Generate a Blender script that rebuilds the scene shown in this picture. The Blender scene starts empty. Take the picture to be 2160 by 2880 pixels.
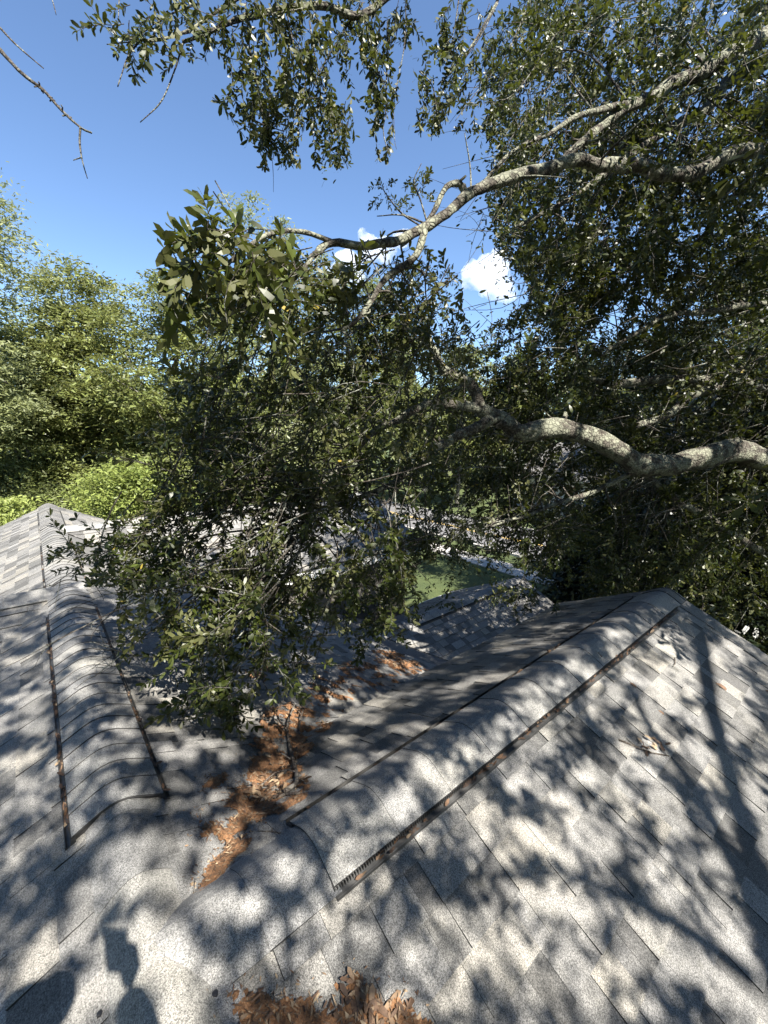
import bpy, bmesh, math, random
import numpy as np
from mathutils import Vector, Matrix, noise as mnoise

RNG = np.random.default_rng(7)
random.seed(7)
R = math.radians
scene = bpy.context.scene
COL = scene.collection

# ------------------------------------------------------------------ camera
F, CX, CY = 1168.0, 1080.0, 1440.0          # focal length and centre, in photograph pixels
PITCH = R(10.9)
ZC = 7.2                                    # camera height above the ground
CAM = np.array([0.0, 0.0, ZC])
RIGHT = np.array([1.0, 0, 0])
UPV = np.array([0, math.sin(PITCH), math.cos(PITCH)])
FWD = np.array([0, math.cos(PITCH), -math.sin(PITCH)])
cd = bpy.data.cameras.new('camera')
cam = bpy.data.objects.new('camera', cd)
COL.objects.link(cam)
cam.location = (0, 0, ZC)
cam.rotation_euler = (R(90) - PITCH, 0, 0)
cd.sensor_fit = 'HORIZONTAL'
cd.sensor_width = 36
cd.lens = 36 * F / 2160
cd.clip_start = 0.02
cd.clip_end = 6000
scene.camera = cam


def ray(px, py):
    d = FWD + RIGHT * ((px - CX) / F) - UPV * ((py - CY) / F)
    return d


def at(px, py, zc):
    return CAM + ray(px, py) * zc


def proj(P):
    d = np.asarray(P) - CAM
    z = d @ FWD
    z = np.where(np.abs(z) < 1e-6, 1e-6, z)
    return CX + F * (d @ RIGHT) / z, CY - F * (d @ UPV) / z, z


# ------------------------------------------------------------------ sky, sun, exposure
ANTI = ray(352, 2618)
ANTI = ANTI / np.linalg.norm(ANTI)
SUN = -ANTI                                 # unit vector towards the sun
sun_el = math.asin(SUN[2])
sun_az = math.atan2(SUN[0], SUN[1])
world = bpy.data.worlds.new('World')
scene.world = world
world.use_nodes = True
wn = world.node_tree
wn.nodes.clear()
sky = wn.nodes.new('ShaderNodeTexSky')
sky.sky_type = 'NISHITA'
sky.sun_disc = False
sky.sun_elevation = sun_el
sky.sun_rotation = sun_az
sky.altitude = 600
sky.air_density = 1.0
sky.dust_density = 0.05
sky.ozone_density = 4.5
bg = wn.nodes.new('ShaderNodeBackground')
bg.inputs[1].default_value = 0.062
wo = wn.nodes.new('ShaderNodeOutputWorld')
wn.links.new(sky.outputs[0], bg.inputs[0])
wn.links.new(bg.outputs[0], wo.inputs[0])
sl = bpy.data.lights.new('sun', 'SUN')
sl.energy = 5.0
sl.angle = R(0.53)
sl.color = (1.0, 0.95, 0.87)
so = bpy.data.objects.new('sun', sl)
COL.objects.link(so)
so.rotation_euler = Vector(ANTI).to_track_quat('-Z', 'Y').to_euler()
so.location = (10, -10, 30)
vs = scene.view_settings
vs.view_transform = 'Standard'
vs.look = 'None'
vs.exposure = 2.03
vs.gamma = 1.0
scene.cycles.max_bounces = 7
scene.cycles.diffuse_bounces = 3
scene.cycles.glossy_bounces = 2
scene.cycles.transmission_bounces = 4
scene.cycles.transparent_max_bounces = 4
scene.cycles.volume_bounces = 5
scene.cycles.use_denoising = True


# ------------------------------------------------------------------ materials
def mat(name):
    m = bpy.data.materials.new(name)
    m.use_nodes = True
    nt = m.node_tree
    p = nt.nodes['Principled BSDF']
    return m, nt, p


def nd(nt, typ, **kw):
    n = nt.nodes.new(typ)
    for k, v in kw.items():
        if k.startswith('i_'):
            n.inputs[k[2:].replace('_', ' ')].default_value = v
        else:
            setattr(n, k, v)
    return n


def ramp(nt, fac, stops):
    r = nt.nodes.new('ShaderNodeValToRGB')
    el = r.color_ramp.elements
    while len(el) < len(stops):
        el.new(0.5)
    for e, (p, c) in zip(el, stops):
        e.position = p
        e.color = (c[0], c[1], c[2], 1) if hasattr(c, '__len__') else (c, c, c, 1)
    nt.links.new(fac, r.inputs[0])
    return r.outputs[0]


def mixc(nt, fac, a, b, mode='MIX'):
    n = nt.nodes.new('ShaderNodeMix')
    n.data_type = 'RGBA'
    n.blend_type = mode
    for sock, val in ((n.inputs[0], fac), (n.inputs[6], a), (n.inputs[7], b)):
        if hasattr(val, 'links'):
            nt.links.new(val, sock)
        elif hasattr(val, '__len__'):
            sock.default_value = (val[0], val[1], val[2], 1)
        else:
            sock.default_value = val
    return n.outputs[2]


def wpos(nt):
    return nt.nodes.new('ShaderNodeNewGeometry').outputs['Position']


def noise_tex(nt, scale, detail=2.0, rough=0.5, vec=None):
    n = nd(nt, 'ShaderNodeTexNoise', i_Scale=scale, i_Detail=detail, i_Roughness=rough)
    nt.links.new(vec if vec is not None else wpos(nt), n.inputs['Vector'])
    return n.outputs[0]


def bump(nt, p, h, strength, dist):
    b = nd(nt, 'ShaderNodeBump', i_Strength=strength, i_Distance=dist)
    nt.links.new(h, b.inputs['Height'])
    nt.links.new(b.outputs[0], p.inputs['Normal'])


def simple(name, col, rough=0.7, var=0.25, scale=8.0, metallic=0.0, bmp=0.0):
    col = [x * 0.8 for x in col]
    m, nt, p = mat(name)
    n = noise_tex(nt, scale, 5, 0.6)
    c = ramp(nt, n, [(0.3, [x * (1 - var) for x in col]), (0.7, [min(1, x * (1 + var)) for x in col])])
    nt.links.new(c, p.inputs['Base Color'])
    p.inputs['Roughness'].default_value = rough
    p.inputs['Metallic'].default_value = metallic
    if bmp:
        bump(nt, p, n, bmp, 0.02)
    return m


def shingle_mat(name, base, warm, moss=0.35):
    base, warm = [x * 0.76 for x in base], [x * 0.76 for x in warm]
    m, nt, p = mat(name)
    a = nd(nt, 'ShaderNodeAttribute', attribute_name='tone')
    pos = wpos(nt)
    g1 = noise_tex(nt, 380.0, 2.0, 0.75, pos)           # mineral granules
    v = nd(nt, 'ShaderNodeTexVoronoi', i_Scale=420.0)
    nt.links.new(pos, v.inputs['Vector'])
    g = mixc(nt, 0.5, g1, v.outputs['Color'])
    bw = nt.nodes.new('ShaderNodeRGBToBW')
    nt.links.new(g, bw.inputs[0])
    gran = ramp(nt, bw.outputs[0], [(0.32, 0.42), (0.46, 0.80), (0.54, 1.08), (0.68, 1.55)])
    tone = ramp(nt, a.outputs['Fac'], [(0.0, [x * 0.50 for x in base]), (0.45, base), (0.8, warm), (1.0, [x * 1.25 for x in base])])
    c = mixc(nt, 1.0, tone, gran, 'MULTIPLY')
    big = noise_tex(nt, 1.6, 5, 0.65, pos)              # weathering
    w = ramp(nt, big, [(0.3, (0.72, 0.73, 0.72)), (0.5, (1, 1, 1)), (0.72, (1.12, 1.1, 1.04))])
    c = mixc(nt, 1.0, c, w, 'MULTIPLY')
    st = noise_tex(nt, 7.0, 4, 0.7, pos)
    sm = ramp(nt, st, [(0.60, 0.0), (0.74, moss)])
    c = mixc(nt, sm, c, (0.10, 0.095, 0.07))
    nt.links.new(c, p.inputs['Base Color'])
    p.inputs['Roughness'].default_value = 0.92
    p.inputs['Specular IOR Level'].default_value = 0.25
    bump(nt, p, bw.outputs[0], 0.6, 0.003)
    return m


def leaf_mat(name, top_a, top_b, under, trans, rough=0.38, tw=0.25, gloss=0.5, dim=0.76):
    top_a, top_b, under, trans = [[x * dim for x in q_] for q_ in (top_a, top_b, under, trans)]
    m, nt, p = mat(name)
    out = nt.nodes['Material Output']
    a = nd(nt, 'ShaderNodeAttribute', attribute_name='tone')
    geo = nt.nodes.new('ShaderNodeNewGeometry')
    c = ramp(nt, a.outputs['Fac'], [(0.0, top_a), (0.85, top_b), (0.97, [min(1, x * 1.5) for x in top_b]), (1.0, (0.22, 0.17, 0.03))])
    c2 = mixc(nt, geo.outputs['Backfacing'], c, under)
    nt.links.new(c2, p.inputs['Base Color'])
    p.inputs['Roughness'].default_value = rough
    p.inputs['Specular IOR Level'].default_value = gloss
    t = nt.nodes.new('ShaderNodeBsdfTranslucent')
    t.inputs[0].default_value = (*trans, 1)
    mx = nt.nodes.new('ShaderNodeMixShader')
    mx.inputs[0].default_value = tw
    nt.links.new(p.outputs[0], mx.inputs[1])
    nt.links.new(t.outputs[0], mx.inputs[2])
    nt.links.new(mx.outputs[0], out.inputs[0])
    return m


def bark_mat(name, dark, light, lichen, amount, scale=22.0):
    dark, light, lichen = [[x * 0.64 for x in q_] for q_ in (dark, light, lichen)]
    m, nt, p = mat(name)
    pos = wpos(nt)
    n = noise_tex(nt, scale, 6, 0.7, pos)
    c = ramp(nt, n, [(0.30, [x * 0.5 for x in dark]), (0.45, dark), (0.65, light)])
    l = noise_tex(nt, 6.0, 6, 0.75, pos)
    lf = ramp(nt, l, [(0.56 - amount * 0.2, 0.0), (0.64 - amount * 0.2, 0.9)])
    c = mixc(nt, lf, c, lichen)
    v = nd(nt, 'ShaderNodeTexVoronoi', i_Scale=26.0, feature='DISTANCE_TO_EDGE')
    nt.links.new(pos, v.inputs['Vector'])
    crack = ramp(nt, v.outputs['Distance'], [(0.0, 0.35), (0.16, 1.0)])
    c = mixc(nt, 0.75, c, mixc(nt, 1.0, c, crack, 'MULTIPLY'))
    nt.links.new(c, p.inputs['Base Color'])
    p.inputs['Roughness'].default_value = 0.9
    p.inputs['Specular IOR Level'].default_value = 0.2
    h = mixc(nt, 0.5, n, crack)
    bump(nt, p, h, 0.9, 0.02)
    return m


M = {}
M['shingle'] = shingle_mat('shingle_granules', (0.222, 0.217, 0.208), (0.262, 0.246, 0.216))
M['cap'] = shingle_mat('cap_granules', (0.25, 0.246, 0.238), (0.28, 0.27, 0.245), 0.15)
M['edge'] = simple('asphalt_cut_edge', (0.028, 0.027, 0.026), 0.9, 0.3, 50)
M['plastic'] = simple('black_vent_plastic', (0.018, 0.017, 0.017), 0.55, 0.4, 40)
M['flange'] = simple('dark_vent_flange', (0.035, 0.034, 0.032), 0.6, 0.4, 30)  # near-black to carry the dark of the vent slots
M['tar'] = simple('sealant_black', (0.02, 0.02, 0.022), 0.5, 0.3, 60)
M['oak_leaf'] = leaf_mat('oak_leaf', (0.010, 0.016, 0.004), (0.046, 0.059, 0.010), (0.09, 0.095, 0.035), (0.17, 0.20, 0.025), 0.42, 0.16, 0.28, 0.72)
M['magnolia'] = leaf_mat('evergreen_leaf', (0.008, 0.014, 0.006), (0.022, 0.034, 0.012), (0.05, 0.05, 0.025), (0.05, 0.07, 0.015), 0.38, 0.06, 0.35)
M['bg_leaf'] = leaf_mat('wood_leaf', (0.070, 0.090, 0.024), (0.175, 0.20, 0.062), (0.15, 0.16, 0.075), (0.26, 0.28, 0.08), 0.5, 0.3, 0.3, 0.92)
M['bg_leaf_lime'] = leaf_mat('lime_leaf', (0.17, 0.22, 0.05), (0.30, 0.35, 0.10), (0.28, 0.33, 0.12), (0.42, 0.48, 0.12), 0.5, 0.35, 0.3, 0.70)
M['bg_leaf_pale'] = leaf_mat('feathery_leaf', (0.12, 0.135, 0.06), (0.20, 0.22, 0.10), (0.2, 0.22, 0.12), (0.3, 0.33, 0.12), 0.5, 0.3, 0.3, 0.95)
M['bg_leaf_dark'] = leaf_mat('dark_wood_leaf', (0.05, 0.065, 0.02), (0.11, 0.125, 0.045), (0.12, 0.135, 0.065), (0.2, 0.23, 0.06), 0.5, 0.2, 0.3, 0.95)  # darker green leaf for shrubs and far trees
M['bark'] = bark_mat('oak_bark', (0.075, 0.064, 0.05), (0.17, 0.155, 0.13), (0.29, 0.295, 0.22), 0.5)
M['twig'] = bark_mat('twig_bark', (0.075, 0.062, 0.05), (0.17, 0.155, 0.13), (0.30, 0.31, 0.26), 0.3, 60)
M['bg_bark'] = bark_mat('grey_trunk_bark', (0.10, 0.09, 0.075), (0.24, 0.22, 0.19), (0.30, 0.30, 0.25), 0.3, 9)


def litter_mat(name, a, b, c3):
    m, nt, p = mat(name)
    at_ = nd(nt, 'ShaderNodeAttribute', attribute_name='tone')
    c = ramp(nt, at_.outputs['Fac'], [(0, a), (0.55, b), (1, c3)])
    n = noise_tex(nt, 120, 3, 0.7)
    c = mixc(nt, 0.6, c, mixc(nt, 1.0, c, ramp(nt, n, [(0.3, 0.5), (0.7, 1.4)]), 'MULTIPLY'))
    nt.links.new(c, p.inputs['Base Color'])
    p.inputs['Roughness'].default_value = 0.75
    return m


M['dry_leaf'] = litter_mat('dry_leaf', (0.035, 0.02, 0.012), (0.115, 0.063, 0.033), (0.28, 0.205, 0.125))
m, nt, p = mat('oak_tassel_litter')
pos = wpos(nt)
n1 = noise_tex(nt, 190, 4, 0.8, pos)
n2 = noise_tex(nt, 14, 4, 0.6, pos)
c = ramp(nt, n1, [(0.28, (0.075, 0.034, 0.016)), (0.46, (0.22, 0.108, 0.048)), (0.60, (0.33, 0.175, 0.082)), (0.74, (0.50, 0.35, 0.21))])
c = mixc(nt, 1.0, c, ramp(nt, n2, [(0.3, (0.62, 0.58, 0.55)), (0.65, (1.1, 1.08, 1.05))]), 'MULTIPLY')
nt.links.new(c, p.inputs['Base Color'])
p.inputs['Roughness'].default_value = 0.95
bump(nt, p, n1, 1.0, 0.008)
M['litter'] = m
M['stick'] = bark_mat('dead_stick', (0.13, 0.10, 0.08), (0.30, 0.25, 0.2), (0.36, 0.33, 0.28), 0.3, 60)
M['white'] = simple('white_paint', (0.72, 0.72, 0.70), 0.5, 0.06, 3)
M['wall'] = simple('darkened_siding', (0.15, 0.135, 0.115), 0.8, 0.12, 4)  # siding darkened to carry the shade under the eaves
M['brick'] = simple('red_brick', (0.26, 0.10, 0.07), 0.85, 0.3, 14, bmp=0.4)
M['glass'] = simple('dark_glass', (0.02, 0.025, 0.03), 0.08, 0.2, 2)
M['farroof'] = simple('far_roof_shingle', (0.12, 0.115, 0.11), 0.9, 0.3, 6)


# ------------------------------------------------------------------ object helpers
def link(o, parent=None):
    COL.objects.link(o)
    if parent is not None:
        o.parent = parent
    return o


def thing(name, label, cat, loc=(0, 0, 0), group=None):
    o = bpy.data.objects.new(name, None)
    o.empty_display_size = 0.2
    o.location = loc
    link(o)
    return tag(o, label, cat, group)


def tag(o, label=None, cat=None, group=None, kind=None):
    if label:
        o['label'] = label
    if cat:
        o['category'] = cat
    if group:
        o['group'] = group
    if kind:
        o['kind'] = kind
    return o


def unparent_shift(o, parent):
    """geometry is made in world space: cancel the parent's own transform"""
    if parent is not None:
        o.parent = parent
        l = Vector((0, 0, 0))
        q = parent
        while q is not None:
            l = l + q.location
            q = q.parent
        o.location = -l


def obj(name, me, m=None, parent=None):
    o = bpy.data.objects.new(name, me)
    COL.objects.link(o)
    if m is not None and not me.materials:
        for q in (m if isinstance(m, (list, tuple)) else [m]):
            me.materials.append(q)
    if parent is not None:
        unparent_shift(o, parent)
    return o


def pymesh(name, v, f, tone=None, smooth=False, mi=None):
    me = bpy.data.meshes.new(name)
    me.from_pydata([tuple(x) for x in v], [], f)
    if tone is not None:
        a = me.attributes.new('tone', 'FLOAT', 'POINT')
        a.data.foreach_set('value', np.broadcast_to(np.asarray(tone, dtype=np.float32), (len(v),)).copy())
    if smooth:
        me.polygons.foreach_set('use_smooth', [True] * len(me.polygons))
    if mi is not None:
        me.polygons.foreach_set('material_index', mi)
    me.update()
    return me


def fastmesh(name, v, loops, sizes, tone=None, smooth=False):
    v = np.ascontiguousarray(v, dtype=np.float32)
    loops = np.ascontiguousarray(loops, dtype=np.int32)
    sizes = np.ascontiguousarray(sizes, dtype=np.int32)
    me = bpy.data.meshes.new(name)
    me.vertices.add(len(v))
    me.vertices.foreach_set('co', v.ravel())
    me.loops.add(len(loops))
    me.loops.foreach_set('vertex_index', loops)
    me.polygons.add(len(sizes))
    st = np.zeros(len(sizes), dtype=np.int32)
    st[1:] = np.cumsum(sizes)[:-1]
    me.polygons.foreach_set('loop_start', st)
    if smooth:
        me.polygons.foreach_set('use_smooth', np.ones(len(sizes), dtype=bool))
    if tone is not None:
        a = me.attributes.new('tone', 'FLOAT', 'POINT')
        a.data.foreach_set('value', np.ascontiguousarray(tone, dtype=np.float32))
    me.update(calc_edges=True)
    me.validate()
    return me


class MB:
    """collects pieces into one mesh"""
    def __init__(s):
        s.v, s.f, s.t, s.mi = [], [], [], []

    def add(s, v, f, tone=0.5, mi=None):
        k = len(s.v)
        s.v += [tuple(x) for x in v]
        s.f += [[i + k for i in q] for q in f]
        s.t += [tone] * len(v)
        s.mi += mi if mi is not None else [0] * len(f)

    def mesh(s, name, smooth=False):
        return pymesh(name, s.v, s.f, s.t, smooth, s.mi)


BOXF = [[0, 3, 2, 1], [4, 5, 6, 7], [0, 1, 5, 4], [1, 2, 6, 5], [2, 3, 7, 6], [3, 0, 4, 7]]


def boxv(p0, ex, ey, ez):
    p0, ex, ey, ez = map(np.asarray, (p0, ex, ey, ez))
    return [p0, p0 + ex, p0 + ex + ey, p0 + ey, p0 + ez, p0 + ex + ez, p0 + ex + ey + ez, p0 + ey + ez]


def smooth_path(P, n=6):
    P = [np.asarray(x, float) for x in P]
    if len(P) < 3:
        return np.array([P[0] + (P[-1] - P[0]) * t for t in np.linspace(0, 1, n + 1)])
    Q = [2 * P[0] - P[1]] + P + [2 * P[-1] - P[-2]]
    out = []
    for i in range(1, len(Q) - 2):
        for t in np.linspace(0, 1, n, endpoint=False):
            a, b, c, d = Q[i - 1], Q[i], Q[i + 1], Q[i + 2]
            out.append(0.5 * (2 * b + (c - a) * t + (2 * a - 5 * b + 4 * c - d) * t * t + (3 * b - a - 3 * c + d) * t ** 3))
    out.append(P[-1])
    return np.array(out)


def tube(mb, P, r0, r1, sides=8, wob=0.0, seed=0, tone=0.5, rpow=1.0):
    P = np.asarray(P, float)
    n = len(P)
    T = np.gradient(P, axis=0)
    T /= np.linalg.norm(T, axis=1)[:, None] + 1e-9
    ref = np.array([0.13, 0.2, 1.0])
    if abs(T[0] @ ref) > 0.9:
        ref = np.array([1.0, 0.3, 0.1])
    vs_, fs = [], []
    A = np.cross(T[0], ref)
    A /= np.linalg.norm(A)
    for i in range(n):
        A = A - T[i] * (A @ T[i])
        A /= np.linalg.norm(A)
        B = np.cross(T[i], A)
        rr = r0 + (r1 - r0) * (i / (n - 1)) ** rpow
        for k in range(sides):
            th = 2 * math.pi * k / sides
            w = 1.0
            if wob:
                q = P[i] * (0.5 / max(rr, 0.01)) * 0.35 + np.array([math.cos(th), math.sin(th), seed]) * 0.9
                w = 1 + wob * mnoise.noise(Vector(q))
            vs_.append(P[i] + (A * math.cos(th) + B * math.sin(th)) * rr * w)
    for i in range(n - 1):
        for k in range(sides):
            a, b = i * sides + k, i * sides + (k + 1) % sides
            fs.append([a, b, b + sides, a + sides])
    fs.append(list(range(sides))[::-1])
    fs.append([(n - 1) * sides + k for k in range(sides)])
    mb.add(vs_, fs, tone)


# ------------------------------------------------------------------ house frame: u along the main ridge, v along the side ridge, H metres below the camera
AZ = R(-39.9)
UD = np.array([math.sin(AZ), math.cos(AZ)])
VD = np.array([-UD[1] * -1, -UD[0]])
VD = np.array([math.cos(AZ), -math.sin(AZ)])
MS = 0.48
HR = 1.47
V0, U1, U3, V3, H3, U4, UL = 0.09, 1.14, 5.15, 4.1, 3.4, 8.1, 4.9


def W(u, v, H):
    p = UD * u + VD * v
    return np.array([p[0], p[1], ZC - H])


def uv_of(x, y):
    return x * UD[0] + y * UD[1], x * VD[0] + y * VD[1]


def roofH(u, v):
    h = HR + MS * abs(v - V0)
    if v > V0 and v < 4.45 and -3.4 < u < U1 + 1.05:
        h = min(h, HR + MS * abs(u - U1))
    if v > V3 and v < 8.6 and abs(u - U3) < 2.6:
        h = min(h, H3 + MS * abs(u - U3))
    if v > V0 and v < 6.3 and U4 - 1.9 < u < U4 + 1.9:
        h = min(h, HR + MS * abs(u - U4))
    if v < V0 and abs(u - UL) < 5:
        h = min(h, HR + MS * abs(u - UL))
    return h


def hit(px, py, lift=0.0):
    """the roof point seen at a pixel"""
    d = ray(px, py)
    t, dt = 0.5, 0.01
    while t < 30:
        p = CAM + d * t
        u, v = uv_of(p[0], p[1])
        if ZC - p[2] > roofH(u, v) - lift:
            return u, v, ZC - p[2]
        t += dt
    return None


# ================================================================== SETTING: ground, road, pavement
def groundz(x, y):
    return 0.0


def sheet(name, u0, u1, v0, v1, z, m, kind='structure', nu=1, nv=1, thick=0.0):
    v, f = [], []
    for i in range(nu + 1):
        for j in range(nv + 1):
            p = W(u0 + (u1 - u0) * i / nu, v0 + (v1 - v0) * j / nv, ZC - z)
            v.append(p)
    for i in range(nu):
        for j in range(nv):
            a = i * (nv + 1) + j
            f.append([a, a + nv + 1, a + nv + 2, a + 1])
    if thick:
        a, b, c, d = W(u0, v0, ZC - z), W(u1, v0, ZC - z), W(u1, v1, ZC - z), W(u0, v1, ZC - z)
        e = np.array([0, 0, -thick])
        v = [a + e, b + e, c + e, d + e, a, b, c, d]
        f = BOXF
    o = obj(name, pymesh(name, v, f), m)
    if kind:
        tag(o, kind=kind)
    return o


m, nt, p = mat('lawn_grass')
pos = wpos(nt)
n1 = noise_tex(nt, 0.5, 4, 0.6, pos)
n2 = noise_tex(nt, 30, 5, 0.8, pos)
c = ramp(nt, n1, [(0.3, (0.030, 0.047, 0.011)), (0.55, (0.050, 0.068, 0.016)), (0.75, (0.085, 0.090, 0.028))])
c = mixc(nt, 1.0, c, ramp(nt, n2, [(0.3, 0.5), (0.7, 1.5)]), 'MULTIPLY')
nt.links.new(c, p.inputs['Base Color'])
p.inputs['Roughness'].default_value = 0.9
bump(nt, p, n2, 1.0, 0.06)
M['grass'] = m
M['concrete'] = simple('pavement_concrete', (0.40, 0.38, 0.35), 0.9, 0.2, 3)
M['asphalt'] = simple('road_asphalt', (0.13, 0.128, 0.13), 0.9, 0.2, 5, bmp=0.3)
M['yellow'] = simple('yellow_road_paint', (0.55, 0.36, 0.06), 0.8, 0.2, 6)

sheet('ground', -700, 700, -700, 700, 0.0, M['grass'])
VS = 18.0                                   # near edge of the pavement
for i in range(16):
    u0 = -8 + i * 2.4
    o = sheet('pavement_slab', u0, u0 + 2.385, VS, VS + 1.5, 0.045, M['concrete'], thick=0.1)
sheet('road', -300, 300, VS + 3.2, VS + 9.6, 0.008, M['asphalt'])
sheet('kerb', -300, 300, VS + 3.02, VS + 3.195, 0.13, M['concrete'], thick=0.2)
sheet('kerb', -300, 300, VS + 9.605, VS + 9.78, 0.13, M['concrete'], thick=0.2)
sheet('road_marking', -300, 300, VS + 6.15, VS + 6.26, 0.013, M['yellow'])
sheet('road_marking', -300, 300, VS + 6.42, VS + 6.53, 0.013, M['yellow'])

# ================================================================== THE HOUSE under the camera
house = thing('house', 'grey shingled house roof with ridge vents filling the foreground', 'house', tuple(W(3, 1, ZC)))

# --- slopes: (name, ridge point, along, down, convex polygon in (a, b) plan coords)
SLOPES = [
    ('main_left', (0, V0), (1, 0), (0, -1), HR, [(-6, 0), (UL, 0), (UL - 6.4, 6.4), (-6, 6.4)]),
    ('main_left_far', (0, V0), (1, 0), (0, -1), HR, [(UL, 0), (11.0, 0), (11.0, 6.1), (UL + 6.1, 6.1)]),
    ('left_wing_near', (UL, V0), (0, -1), (-1, 0), HR, [(0, 0), (6.4, 0), (6.4, 6.4)]),
    ('left_wing_far', (UL, V0), (0, -1), (1, 0), HR, [(0, 0), (6.4, 0), (6.4, 6.4)]),
    ('main_right_near', (0, V0), (1, 0), (0, 1), HR, [(-6, 0), (U1, 0), (U1 - 4.3, 4.3), (-6, 4.3)]),
    ('side_near', (U1, V0), (0, 1), (-1, 0), HR, [(0, 0), (4.36, 0), (4.36, 4.36)]),
    ('side_far', (U1, V0), (0, 1), (1, 0), HR, [(0, 0), (4.36, 0), (4.36, 1.05), (1.05, 1.05)]),
    ('main_right_a', (0, V0), (1, 0), (0, 1), HR, [(U1, 0), (U1 + 1.05, 0), (U1 + 1.05, 1.05)]),
    ('main_right_b', (0, V0), (1, 0), (0, 1), HR, [(U1 + 1.05, 0), (U4, 0), (U4 - 1.9, 1.9), (U4 - 1.9, 6.5), (U1 + 1.05, 6.5)]),
    ('main_right_c', (0, V0), (1, 0), (0, 1), HR, [(U4, 0), (11.0, 0), (11.0, 2.6), (U4 + 2.6, 2.6)]),
    ('front_near', (U3, V3), (0, 1), (-1, 0), H3, [(0, 0), (4.5, 0), (4.5, 2.6), (2.6, 2.6)]),
    ('front_far', (U3, V3), (0, 1), (1, 0), H3, [(0, 0), (4.5, 0), (4.5, 2.0), (2.0, 2.0)]),
    ('right_wing_near', (U4, V0), (0, 1), (-1, 0), HR, [(0, 0), (6.2, 0), (6.2, 1.9), (1.9, 1.9)]),
    ('right_wing_far', (U4, V0), (0, 1), (1, 0), HR, [(0, 0), (6.2, 0), (6.2, 2.6), (2.6, 2.6)]),
]
EXPO = 0.143
KS = math.sqrt(1 + MS * MS)


def clip_poly(poly, poly2):
    """Sutherland-Hodgman, poly2 convex"""
    ar = sum(poly2[i][0] * poly2[(i + 1) % len(poly2)][1] - poly2[(i + 1) % len(poly2)][0] * poly2[i][1] for i in range(len(poly2)))
    sgn = 1 if ar > 0 else -1
    out = poly
    for i in range(len(poly2)):
        a, b = poly2[i], poly2[(i + 1) % len(poly2)]
        if not out:
            return []

        def side(q):
            return sgn * ((b[0] - a[0]) * (q[1] - a[1]) - (b[1] - a[1]) * (q[0] - a[0]))
        new = []
        for j in range(len(out)):
            q, r = out[j], out[(j + 1) % len(out)]
            sq, sr = side(q), side(r)
            if sq >= 0:
                new.append(q)
            if (sq >= 0) != (sr >= 0):
                t = sq / (sq - sr)
                new.append((q[0] + (r[0] - q[0]) * t, q[1] + (r[1] - q[1]) * t))
        out = new
    return out


def poly_area(p):
    return abs(sum(p[i][0] * p[(i + 1) % len(p)][1] - p[(i + 1) % len(p)][0] * p[i][1] for i in range(len(p)))) / 2


class Plane:
    def __init__(s, o, al, dn, H):
        s.o, s.al, s.dn, s.H = np.array(o, float), np.array(al, float), np.array(dn, float), H
        p0, p1, p2 = s.raw(0, 0), s.raw(1, 0), s.raw(0, 1)
        n = np.cross(p1 - p0, p2 - p0)
        n /= np.linalg.norm(n)
        s.n = n if n[2] > 0 else -n

    def raw(s, a, b):
        q = s.o + s.al * a + s.dn * b
        return W(q[0], q[1], s.H + MS * b)

    def pt(s, a, b, h=0.0):
        return s.raw(a, b) + s.n * h


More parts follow.
